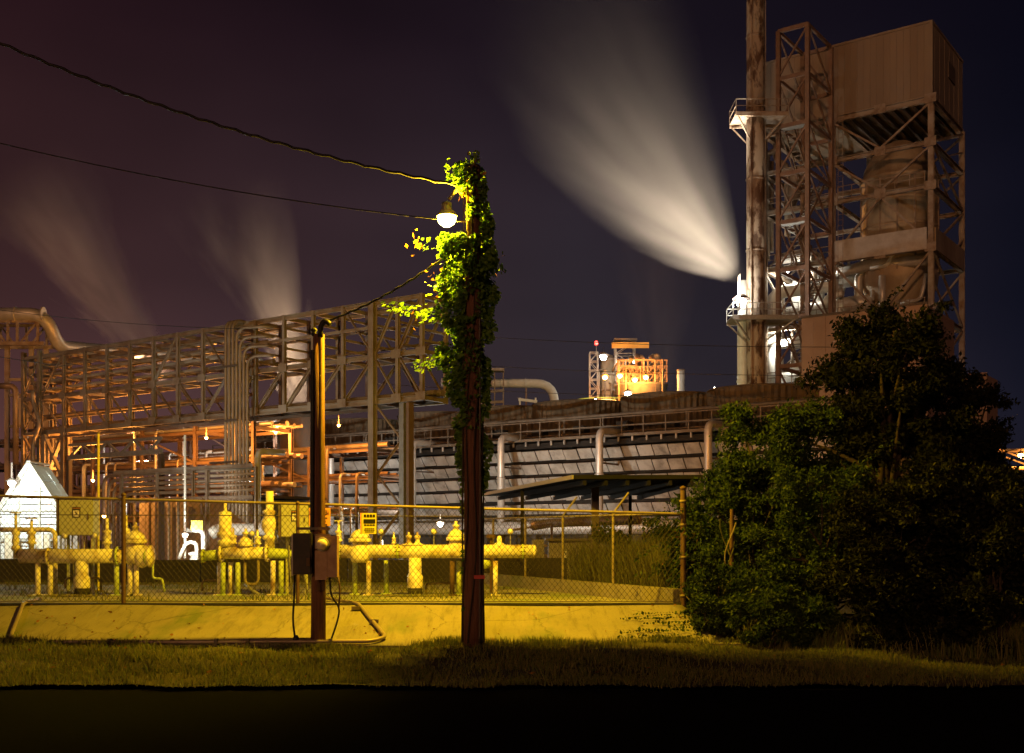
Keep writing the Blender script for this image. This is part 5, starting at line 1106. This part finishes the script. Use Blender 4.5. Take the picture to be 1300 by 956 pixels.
an = empty('tower_annex', W(1222, 600, 100), 'dark narrow annex at the right foot of the braced tower', 'building', GA); an.location.z = 0
za = W(0, 475, 100).z
for i in range(4): MB().box((.3 + .5 * i, 0, za / 2), (.48, .2, za)).build('cladding_panel', 'clad_red', an)
MB().box((1.0, 2.3, za / 2 - .1), (1.9, 4.2, za - .2)).build('building_core', 'clad_red', an)

# ================================================================== VEGETATION
def clump_points(blobs, n, shell=.55):
    vol = np.array([b[1][0] * b[1][1] * b[1][2] for b in blobs]); pr = vol ** .8; pr /= pr.sum()
    idx = RNG.choice(len(blobs), n, p=pr); c = np.array([b[0] for b in blobs])[idx]; r = np.array([b[1] for b in blobs])[idx]
    d = RNG.normal(size=(n, 3)); d /= np.linalg.norm(d, axis=1)[:, None]; rr = (shell + (1 - shell) * RNG.random(n))[:, None] * (1 + .12 * RNG.normal(size=(n, 1)))
    return c + d * r * rr
def branch_system(base, tips, r0, seed, mid=.45):
    rn = random.Random(seed); mb = MB()
    trunk_top = Vector((0, 0, max(t[2] for t in tips) * mid))
    tpts = [Vector((rn.gauss(0, .03) * i, rn.gauss(0, .03) * i, -.15 + (trunk_top.z + .15) * i / 5)) for i in range(6)]
    mb.path(tpts, [r0 * (1.25 if i == 0 else 1 - .09 * i) for i in range(6)], 10)
    for t in tips:
        k = rn.randint(1, 5); s = tpts[k]; t = Vector(t); ctrl = s.lerp(t, .5) + Vector((rn.gauss(0, .12), rn.gauss(0, .12), .12 * (t - s).length))
        pts = [s * (1 - u) ** 2 + ctrl * 2 * u * (1 - u) + t * u * u for u in (0, .2, .4, .6, .8, 1)]; L = r0 * .5
        mb.path(pts, [L * (1 - .16 * i) for i in range(6)], 7)
    return mb
def tree(name, label, cat, base, crown, n, size, mat, r0, seed, nb=40, blob=(.28, .5), droop=.3, grp=None, aspect=.5, dry=0):
    # crown: list of ellipsoids ((x, y, z), (rx, ry, rz)) relative to the base; small leaf clumps are strewn over them
    rn = random.Random(seed); root = empty(name, base, label, cat, group=grp); blobs = []; tips = []
    wts = [e[1][0] * e[1][1] * e[1][2] for e in crown]
    for k in range(nb):
        e = rn.choices(crown, wts)[0]; a = rn.uniform(0, 2 * math.pi); cz = rn.uniform(-1, 1); q = math.sqrt(1 - cz * cz); f = rn.uniform(.45, 1.0)
        p = (e[0][0] + e[1][0] * q * math.cos(a) * f, e[0][1] + e[1][1] * q * math.sin(a) * f, max(.12, e[0][2] + e[1][2] * cz * f)); s = rn.uniform(*blob)
        blobs.append((p, (s * rn.uniform(.8, 1.3), s * rn.uniform(.8, 1.3), s * rn.uniform(.55, .95)))); tips.append(p)
    branch_system(base, tips[:min(26, max(8, nb // 3))], r0, seed).build('trunk', 'bark', root, True)
    pts = clump_points(blobs, n, .3); spray = []
    for k in range(nb // 2):                             # long shoots that break the outline
        b_ = rn.choice(blobs); q = Vector(b_[0]); dv = Vector((rn.gauss(0, 1), rn.gauss(0, 1), rn.gauss(.35, .6))).normalized(); L = rn.uniform(.35, .95) * (size / .085) ** .5
        for i in range(18): q = q + dv * (L / 18); dv = (dv + Vector((rn.gauss(0, .05), rn.gauss(0, .05), -.045))).normalized(); spray += [tuple(q + Vector((rn.gauss(0, .03), rn.gauss(0, .03), rn.gauss(0, .03)))) for _ in range(2)]
    pts = np.concatenate([pts, np.array(spray)]); pts = pts[pts[:, 2] > .02]
    leaf_mesh('crown', pts, size, mat, root, droop, aspect)['kind'] = 'stuff'
    if dry: leaf_mesh('dry_leaves', clump_points(blobs[:max(3, nb // 5)], dry, .5), size * .8, 'leafD', root, .4, .4)['kind'] = 'stuff'
    return root
def at(px, Y): return ((px - 650) / F * Y, Y, 0.0)
# main dark tree
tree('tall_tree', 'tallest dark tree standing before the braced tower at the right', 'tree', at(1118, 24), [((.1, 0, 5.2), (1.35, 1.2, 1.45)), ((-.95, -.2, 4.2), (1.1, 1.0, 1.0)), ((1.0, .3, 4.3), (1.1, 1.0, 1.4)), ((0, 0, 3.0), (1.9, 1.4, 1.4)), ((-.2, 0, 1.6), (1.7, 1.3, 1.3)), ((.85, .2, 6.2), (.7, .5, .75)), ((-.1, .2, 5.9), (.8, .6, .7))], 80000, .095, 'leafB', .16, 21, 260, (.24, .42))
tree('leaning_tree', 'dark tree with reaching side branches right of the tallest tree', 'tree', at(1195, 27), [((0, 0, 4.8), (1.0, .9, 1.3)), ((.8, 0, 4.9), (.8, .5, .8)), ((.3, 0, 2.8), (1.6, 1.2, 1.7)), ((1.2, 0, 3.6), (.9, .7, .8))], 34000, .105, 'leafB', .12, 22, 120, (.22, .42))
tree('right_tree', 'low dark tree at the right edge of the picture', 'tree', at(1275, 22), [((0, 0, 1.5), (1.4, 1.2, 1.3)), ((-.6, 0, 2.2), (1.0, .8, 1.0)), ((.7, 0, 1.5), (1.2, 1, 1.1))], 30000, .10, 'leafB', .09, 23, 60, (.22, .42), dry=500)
tree('leafy_shrub', 'large green shrub just right of the fence corner, lit by the street lamp', 'shrub', at(955, 19.6), [((.15, 0, 3.2), (.85, .8, .8)), ((.9, .4, 3.4), (.9, .8, .9)), ((.5, 0, 2.4), (1.1, .9, 1.0)), ((-.35, -.1, 2.0), (.75, .8, .9)), ((.1, -.2, 1.0), (1.15, .9, 1.0))], 52000, .066, 'leafA', .06, 31, 130, (.17, .34))
tree('leafy_shrub', 'broad green shrub at the foot of the tallest dark tree', 'shrub', at(1035, 17.6), [((0, 0, 1.9), (1.0, .8, 1.0)), ((.3, -.2, 1.0), (1.2, .9, 1.0)), ((-.5, -.2, .7), (.8, .7, .7))], 42000, .062, 'leafA', .05, 32, 120, (.15, .30))
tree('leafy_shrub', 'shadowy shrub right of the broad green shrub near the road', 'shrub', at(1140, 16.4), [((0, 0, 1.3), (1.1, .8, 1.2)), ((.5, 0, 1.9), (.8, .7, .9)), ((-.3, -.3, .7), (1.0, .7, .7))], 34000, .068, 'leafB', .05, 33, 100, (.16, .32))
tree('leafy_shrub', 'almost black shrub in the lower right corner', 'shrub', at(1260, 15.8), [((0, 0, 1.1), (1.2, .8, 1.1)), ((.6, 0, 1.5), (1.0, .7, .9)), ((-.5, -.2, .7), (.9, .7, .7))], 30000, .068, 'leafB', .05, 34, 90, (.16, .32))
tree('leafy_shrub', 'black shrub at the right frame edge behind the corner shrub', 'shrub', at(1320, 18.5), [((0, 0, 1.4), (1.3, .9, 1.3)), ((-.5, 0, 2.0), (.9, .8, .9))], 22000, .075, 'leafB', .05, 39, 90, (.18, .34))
tree('low_bush', 'low bright green bush spilling over the end of the concrete slope', 'bush', at(905, 17.75), [((0, 0, .55), (.45, .45, .55)), ((.35, -.1, .45), (.55, .5, .5)), ((.05, .4, 1.0), (.3, .4, .5))], 14000, .06, 'leafA', .03, 35, 70, (.10, .2))
tree('low_bush', 'low green bush at the lawn edge below the large shrub', 'bush', at(975, 16.7), [((0, 0, .45), (.65, .45, .45)), ((.5, -.1, .4), (.6, .45, .4))], 12000, .06, 'leafA', .03, 36, 60, (.1, .2))
tree('vine_thicket', 'tangled climbing thicket behind the corner post', 'thicket', (3.3, 20.6, 0), [((0, 0, 1.7), (.55, .6, 1.0)), ((.35, 0, 2.4), (.5, .5, .6)), ((-.1, .2, .9), (.6, .6, .9))], 11000, .075, 'leafA', .04, 37, 80, (.12, .26), dry=200)
for i in range(26):                                  # dry stems hanging at the thicket
    pass
tk = empty('dead_branches', (3.6, 18.6, .1), 'pale bare twigs sticking out at the foot of the thicket', 'branches')
rn = random.Random(5)
for i in range(16):
    x_, y_ = rn.uniform(-.5, .6), rn.uniform(-.6, .3); pts = [Vector((x_, y_, -.1))]; dv = Vector((rn.gauss(0, .5), rn.gauss(0, .3), 1)).normalized()
    for k in range(5): dv = (dv + Vector((rn.gauss(0, .25), rn.gauss(0, .25), rn.gauss(-.05, .15)))).normalized(); pts.append(pts[-1] + dv * rn.uniform(.15, .34))
    MB().path(pts, [.012 - .0018 * k for k in range(6)], 5).build('twig', 'rail_yel' if i % 3 else 'bark', tk)
# reeds and grass behind the return fence
n = 9000; x = RNG.uniform(1.4, 4.6, n); y = RNG.uniform(21.0, 27.5, n); kp = x > 2.95 - .385 * (y - 19.4) + .35; x, y = x[kp], y[kp]
tag(blades('tall_reeds', np.stack([x, y], 1), np.full(len(x), .05), 1.35, .028, 'reed', .45), 'tall dim reeds growing behind the return fence', 'reeds', kind='stuff')
tree('reed_bush', 'dull green bush among the reeds right of the grey shed', 'bush', (2.6, 26.2, .1), [((0, 0, .9), (.9, .8, .9)), ((.9, 0, 1.2), (.8, .7, .9))], 9000, .085, 'leafA', .04, 38, 60, (.15, .3))
# scattered grass at the shrub feet
n = 9000; x = RNG.uniform(3.4, 9.5, n); y = 14.0 + RNG.random(n) * 3.2; kp = y > 16.7 - (x - 3.4) * .42; x, y = x[kp], y[kp]
tag(blades('rank_grass', np.stack([x, y], 1), np.full(len(x), -.02), .42, .018, 'grass', .8), 'long rank grass at the feet of the shrubs', 'grass', kind='stuff')
# creeper on the slope's right end
pts = []
for i in range(26):
    p = Vector((random.uniform(2.3, 3.1), random.uniform(17.2, 18.8), 0)); dv = Vector((-1, random.uniform(-.4, .4), 0)).normalized()
    for k in range(random.randint(6, 16)):
        p = p + dv * .05 + Vector((0, random.gauss(0, .02), 0)); t = (p.y - 17.12) / 2.12; pts.append((p.x, p.y, .02 + .47 * t + .03))
tag(leaf_mesh('creeper', pts, .055, 'leafA', None, .1, .7), 'creeping plant strands on the right end of the concrete slope', 'creeper', kind='stuff')

# ================================================================== STEAM
def plume(name, label, apex, R, th0, th1, thR, dens, depth=.5, a0=1.2, power=.7, grain=4.0, seed=0.0, col=(.93, .91, .88), pw=1.0, fade=.75, skew=0.0, contrast=1.3, rexp=.6, wobble=.22, mouth=1.0):
    # th: angles in the picture-parallel plane from 'left' (0) to 'up' (pi/2); left edge turns from th0 to th1 with distance
    tc_ = (min(th0, th1) + thR) / 2; half = max(thR - tc_, tc_ - min(th0, th1)) + .12
    ax = Vector((-math.cos(tc_), 0, math.sin(tc_))); mb = MB(); n = 20; u = Vector((0, 1, 0)); w = ax.cross(u); vs = []
    for q in (0, .25, .6, 1.0):
        r = (a0 * .9 + R * q * math.tan(min(half, 1.0))); ry = (a0 * .9 + R * q * depth)
        vs += [ax * (R * q - a0 * .3) + w * r * math.cos(2 * math.pi * j / n) + u * ry * math.sin(2 * math.pi * j / n) for j in range(n)]
    fs = [(i * n + j, i * n + (j + 1) % n, (i + 1) * n + (j + 1) % n, (i + 1) * n + j) for i in range(3) for j in range(n)] + [tuple(range(n - 1, -1, -1)), tuple(range(3 * n, 4 * n))]
    mb.add(vs, fs)
    m = bpy.data.materials.new(name + '_volume'); m.use_nodes = True; t = m.node_tree; t.nodes.clear()
    outp = N(t, 'ShaderNodeOutputMaterial'); vol = N(t, 'ShaderNodeVolumePrincipled'); t.links.new(vol.outputs[0], outp.inputs['Volume'])
    vol.inputs['Color'].default_value = (*col, 1); vol.inputs['Anisotropy'].default_value = 0.15
    co = N(t, 'ShaderNodeTexCoord'); sp_ = N(t, 'ShaderNodeSeparateXYZ'); t.links.new(co.outputs['Object'], sp_.inputs[0])
    def mth(op, a, b=None, c=None, clamp=False):
        nd = N(t, 'ShaderNodeMath', operation=op); nd.use_clamp = clamp
        for i, v_ in enumerate((a, b, c)):
            if v_ is None: continue
            if isinstance(v_, (int, float)): nd.inputs[i].default_value = v_
            else: t.links.new(v_, nd.inputs[i])
        return nd.outputs[0]
    X_, Y_, Z_ = sp_.outputs
    Xl = mth('MULTIPLY', X_, -1.0)
    r = mth('SQRT', mth('ADD', mth('MULTIPLY', X_, X_), mth('MULTIPLY', Z_, Z_))); th = mth('ARCTAN2', Z_, Xl)
    rn_ = mth('DIVIDE', r, R, clamp=True)
    cmb = N(t, 'ShaderNodeCombineXYZ'); t.links.new(mth('MULTIPLY', th, grain), cmb.inputs[0]); t.links.new(mth('ADD', mth('MULTIPLY', rn_, 2.2), seed), cmb.inputs[1]); t.links.new(mth('MULTIPLY', Y_, .12), cmb.inputs[2])
    no = N(t, 'ShaderNodeTexNoise'); no.inputs['Scale'].default_value = 1.0; no.inputs['Detail'].default_value = 4.0; no.inputs['Roughness'].default_value = .55; t.links.new(cmb.outputs[0], no.inputs['Vector'])
    wob = mth('MULTIPLY', mth('SUBTRACT', no.outputs[0], .5), wobble)
    th_ = mth('ADD', th, wob)
    eL = mth('ADD', mth('MULTIPLY', mth('POWER', rn_, rexp), th1 - th0), th0)
    cen = mth('MULTIPLY', mth('ADD', eL, thR), .5); hw_ = mth('MULTIPLY', mth('SUBTRACT', thR, eL), .5)
    lat = mth('MULTIPLY', mth('SUBTRACT', th_, cen), r); wid_ = mth('ADD', mth('MULTIPLY', hw_, r), a0 * .5)
    aa = mth('DIVIDE', lat, wid_); yy = mth('DIVIDE', Y_, mth('ADD', mth('MULTIPLY', r, depth * .8), a0 * .5))
    rad2 = mth('ADD', mth('MULTIPLY', aa, aa), mth('MULTIPLY', yy, yy)); prof = mth('POWER', mth('SUBTRACT', 1.0, rad2, clamp=True), pw)
    if skew: prof = mth('MULTIPLY', prof, mth('SUBTRACT', 1.0, mth('MULTIPLY', aa, skew), clamp=False))
    dn = mth('DIVIDE', dens, mth('POWER', mth('ADD', mth('DIVIDE', r, a0), 1.0), power))
    fd = mth('POWER', mth('SUBTRACT', 1.0, rn_, clamp=True), fade)
    nz = mth('ADD', mth('MULTIPLY', no.outputs[0], contrast), .55 - .5 * contrast, clamp=False); nz = mth('MAXIMUM', nz, .03)
    start = mth('MINIMUM', mth('ADD', mth('MULTIPLY', r, (1 - mouth) / 8.0), mouth), 1.0)
    t.links.new(mth('MULTIPLY', mth('MULTIPLY', mth('MULTIPLY', dn, prof), mth('MULTIPLY', fd, nz)), start), vol.inputs['Density'])
    import bmesh
    me = bpy.data.meshes.new(name); me.from_pydata([tuple(p) for p in mb.v], [], mb.f); bm = bmesh.new(); bm.from_mesh(me); bmesh.ops.recalc_face_normals(bm, faces=bm.faces); bm.to_mesh(me); bm.free(); me.materials.append(m); me.update()
    o = bpy.data.objects.new(name, me); COL.objects.link(o); o.location = apex
    return tag(o, label, 'steam', kind='stuff')
PLA = W(944.5, 355, 97.6)
plume('steam_plume', 'great pale steam plume fanning up and left from the white vent', PLA, 36, rad(7), rad(47), rad(77), .31, .40, 1.0, .33, 7.0, 2.0, (.95, .86, .77), .8, 2.4, skew=.5, contrast=1.5, rexp=.95, wobble=.18, mouth=.34)
plume('steam_plume', 'creamy steam column rising behind the pipe bridge, left of the meter pole', W(378, 512, 64), 13.5, rad(82), rad(58), rad(84), .36, .16, 2.3, .2, 6.0, 3.0, pw=1.0, fade=1.5, contrast=1.9, wobble=.5)
plume('steam_plume', 'brown drifting steam at the left above the bridge end', W(205, 478, 80), 18, rad(60), rad(38), rad(66), .36, .2, 2.6, .2, 6.0, 7.0, pw=1.0, fade=1.3, contrast=1.9, wobble=.6)
plume('steam_plume', 'faint steam haze rising above the fan stacks', W(835, 520, 130), 24, rad(74), rad(78), rad(108), .05, .2, 2.0, .4, 5.0, 11.0)

sp0 = W(378, 512, 64); ss = empty('steam_stack', (sp0.x, sp0.y, 0), 'short dark stack under the creamy steam behind the pipe bridge', 'vent stack')
MB().lathe([(1.0, 0), (1.0, sp0.z - .6), (1.08, sp0.z - .5), (1.08, sp0.z - .15), (.95, sp0.z - .12)], (0, 0, 0), 24).build('shell', 'steel_dark', ss, True)
for z_ in (2.5, 5.0): MB().lathe([(1.0, 0), (1.06, .04), (1.06, .16), (1.0, .2)], (0, 0, z_), 24).build('ring_flange', 'steel_dark', ss, True)

# ================================================================== PLANT LAMPS
vl_ = bulkhead(W(941, 383, 95.2), 'glaring white floodlamp below the steam vent', WHT, 1300, 'bulb_w', .46, off=(-.7, -.6, .9), size=.3)
MB().box((-.36, -.98, .55), (.02, 1.05, 2.9)).build('added_baffle', 'steel_dark', vl_); rod('added_baffle_arm', (-.36, -.5, -.3), (0, 0, .2), .06, 'steel_dark', vl_)  # plate and arm added only to keep the spotlight off the chimney
light(vl_, (-.6, -1.4, -.8), (1.0, .87, .69), 80000, .10, 120, .5, W(770, 215, 97.6) - vl_.location)
bulkhead(W(15, 613, 36.3), 'glaring white lamp on the gable of the small hut', COOL, 620, 'bulb_w', .12, off=(.35, -1.3, -.1))
bulkhead(W(235, 679, 41.8), 'small glaring white lamp behind the yellow pipes left of the cabinet', WHT, 300, 'bulb_w', .10, off=(.1, -.8, -.15), drop=.3)
bulkhead(W(559, 665, 60), 'white lamp at the foot of the louvers left of the ivy covered pole', WHT, 1300, 'bulb_w', .15, off=(0, -.5, -.25), drop=.3)
bulkhead(W(797, 500, 92), 'bright yellow white lamp on the cooling tower deck between the fan stacks', (1.0, .88, .45), 1500, 'bulb_w', .26, off=(0, -.6, -.3), drop=.2)
bulkhead(W(766, 453, 162), 'brilliant white lamp high on the far process column', WHT, 500, 'bulb_w', .5, off=(0, -1, -.3), size=.4, drop=.8)
bulkhead(W(804, 459, 162), 'white lamp inside the far steel headframe', WHT, 700, 'bulb_w', .38, off=(0, -1, -.3), size=.4, drop=.8)
for k, (px, py, lab) in enumerate(((768, 479, 'left orange lamp of the far process unit beside the column'), (787, 477, 'middle orange lamp of the far process unit'), (806, 482, 'lower orange lamp of the far process unit'), (820, 479, 'rightmost orange lamp of the far process unit'))):
    bulkhead(W(px, py, 154.5), lab, SOD, 4200 if k != 3 else 2200, 'bulb_s', .34, 'sodium lamps of the far process unit', off=(0, -1.0, -.2), size=.4, drop=.6)
bulkhead(W(756, 508, 140), 'pale lamp low in front of the domed tank', (.9, 1, .85), 2200, 'bulb_w', .25, off=(0, .9, .4), drop=.3)
bulkhead(W(907, 499, 120), 'white lamp peeping over the right fan stack', WHT, 4500, 'bulb_w', .3, off=(0, -.6, .4), drop=.3)
MB_ = empty('red_beacon', W(757, 436, 165), 'small red warning beacon on top of the slim lattice tower', 'beacon'); MB().lathe([(.22, -.2), (.25, 0), (.2, .3), (0, .4)], (0, 0, 0), 12).build('lamp_glass', 'bulb_r', MB_, True); rod('mast', (0, 0, -1.9), (0, 0, -.2), .1, 'steel', MB_)
bulkhead(W(1078, 628, 46), 'tiny orange lamp glinting through the dark shrubs', SOD, 120, 'bulb_s', .06, off=(0, -.2, 0), drop=.3)
bulkhead(W(1296, 578, 73.5), 'orange lamp on the lattice frame at the right edge', SOD, 2600, 'bulb_s', .2, off=(0, -.3, -.2), drop=.2)
# sodium lamps under the bridge (hung in the back racks)
for k, (px, py, Y, pw_, lab) in enumerate(((118, 610, 52.6, 1500, 'sodium lamp hung under the left bridge bays'), (170, 560, 53, 1500, 'sodium lamp in the back rack below the left bridge bays'), (262, 556, 53, 1500, 'sodium lamp in the back rack left of the pipe bundle'), (350, 549, 55.5, 1600, 'sodium lamp in the back rack right of the pipe bundle'), (430, 540, 55.5, 1500, 'sodium lamp in the back rack behind the meter pole'), (132, 655, 41.5, 45, 'sodium lamp low behind the green control cabinet'))):
    bulkhead(W(px, py, Y), lab, SOD, pw_ * .6, 'bulb_s', .07, 'sodium lamps under the bridge', off=(0, -.25, -.1), drop=.4)
# unseen floodlights added to light louvers, steam and tower, dark backs to the road
added_flood(W(330, 690, 62), (CL.X0 - 8, CL.Y0 + 4, 5.5), 'unseen lamp added to light the left louvers', (1, .94, .84), 10500, 120)
added_flood(W(480, 690, 60), (CL.X0 + 3, CL.Y0 - 2, 5.0), 'unseen lamp added to light the middle louvers', (1, .91, .76), 8000, 120)
added_flood(W(790, 690, 47), (CL.X0 + 22, CL.Y0 - 14, 5.5), 'unseen lamp added behind the shed to light the right louvers', SOD, 6000, 120)
added_flood(W(362, 640, 70), W(366, 420, 64), 'unseen lamp added to light the creamy steam column', (1, .66, .40), 45000, 80)
added_flood(W(180, 600, 74), W(150, 330, 80), 'unseen lamp added to light the brown drifting steam', (1, .5, .25), 45000, 90)
added_flood(W(1010, 640, 84), W(1110, 250, 100), 'unseen lamp added behind the cooling tower to light the braced tower', SOD, 700, 90, w=.8)
for k, (px, py, off) in enumerate(((1000, 345, 2.2), (1045, 410, 2.2), (990, 430, .5))):
    a = BL.a(px, off); p = Vector((BL.X0, BL.Y0, 0)) + EX * a + EY * off; p.z = BL.z(py, a, off)
    bulkhead(p, ('white lamp among the upper boiler ducts', 'white lamp among the middle boiler ducts', 'white lamp beside the lower boiler ducts')[k], WHT, 1200, 'bulb_w', .1, 'white lamps among the boiler ducts', off=(.3, -.5, -.2), size=.15, drop=.4)

hi = empty('hut_lamp', hut.location + Vector((0, .8, ha - .45)), 'lamp hung inside the small white hut', 'lamp')
MB().lathe([(0, -.08), (.06, -.05), (.07, 0), (.03, .06), (.0, .07)], (0, 0, 0), 12).build('lamp_glass', 'bulb_w', hi, True); rod('hanger', (0, 0, .06), (0, 0, .3), .02, 'steel_dark', hi)
light(hi, (0, 0, -.15), COOL, 150, .08)

# ================================================================== sub-parts: hang small pieces under the part they sit on
NEST = {'electric_meter': ('meter_ring', 'meter_plate'), 'switch_box': ('switch_box_door', 'switch_box_flange', 'switch_lever'), 'meter_box': ('meter_socket_cover', 'meter_socket'),
        'door': ('handle', 'warning_label', 'label_panel', 'label_symbol', 'label_lettering'), 'sign_board': ('sign_header', 'sign_lettering', 'sign_line', 'sign_panel', 'sign_edge_stripe'), 'lamp_hood': ('lamp_glass',),
        'round_tank': ('deck_rail',), 'pole_shaft': ('red_tag', 'ground_wire'), 'roof_sheet': ('purlin', 'fascia'), 'pedestal': ('pedestal_base',), 'deck': ('hand_rail', 'rail_post', 'edge_beam'), 'box_core': ('louvre_vent', 'corner_trim', 'roof_trim', 'cladding_panel'),
        'building_core': ('roof', 'roof_trim', 'cladding_panel', 'wall_panel'), 'valve_body': ('valve_flange', 'valve_bonnet', 'bolt', 'valve_cap'), 'riser': ('pipe_flange',), 'shell': ('band', 'seam_strip', 'rim', 'ring_flange', 'stiffening_ring', 'handrail', 'handrail_post')}
kids = {}
for o in bpy.data.objects:
    if o.parent is not None: kids.setdefault(o.parent, []).append(o)
for root, ch in kids.items():
    if root.parent is not None: continue
    byn = {}
    for o in ch: byn.setdefault(o.name.split('.')[0], []).append(o)
    for pn, subs in NEST.items():
        host = [o for o in byn.get(pn, []) if o.type == 'MESH' and o.matrix_basis == Matrix.Identity(4)]
        if len(host) < 1 or root.name.split('.')[0] == 'white_hut': continue
        for sn in subs:
            for o in byn.get(sn, []):
                if len(host) == 1: o.parent = host[0]
                else:
                    def cen(q): 
                        m = q.matrix_basis; c = sum((m @ Vector(b) for b in q.bound_box), Vector()) / 8; return c
                    o.parent = min(host, key=lambda h: (cen(h) - cen(o)).length)
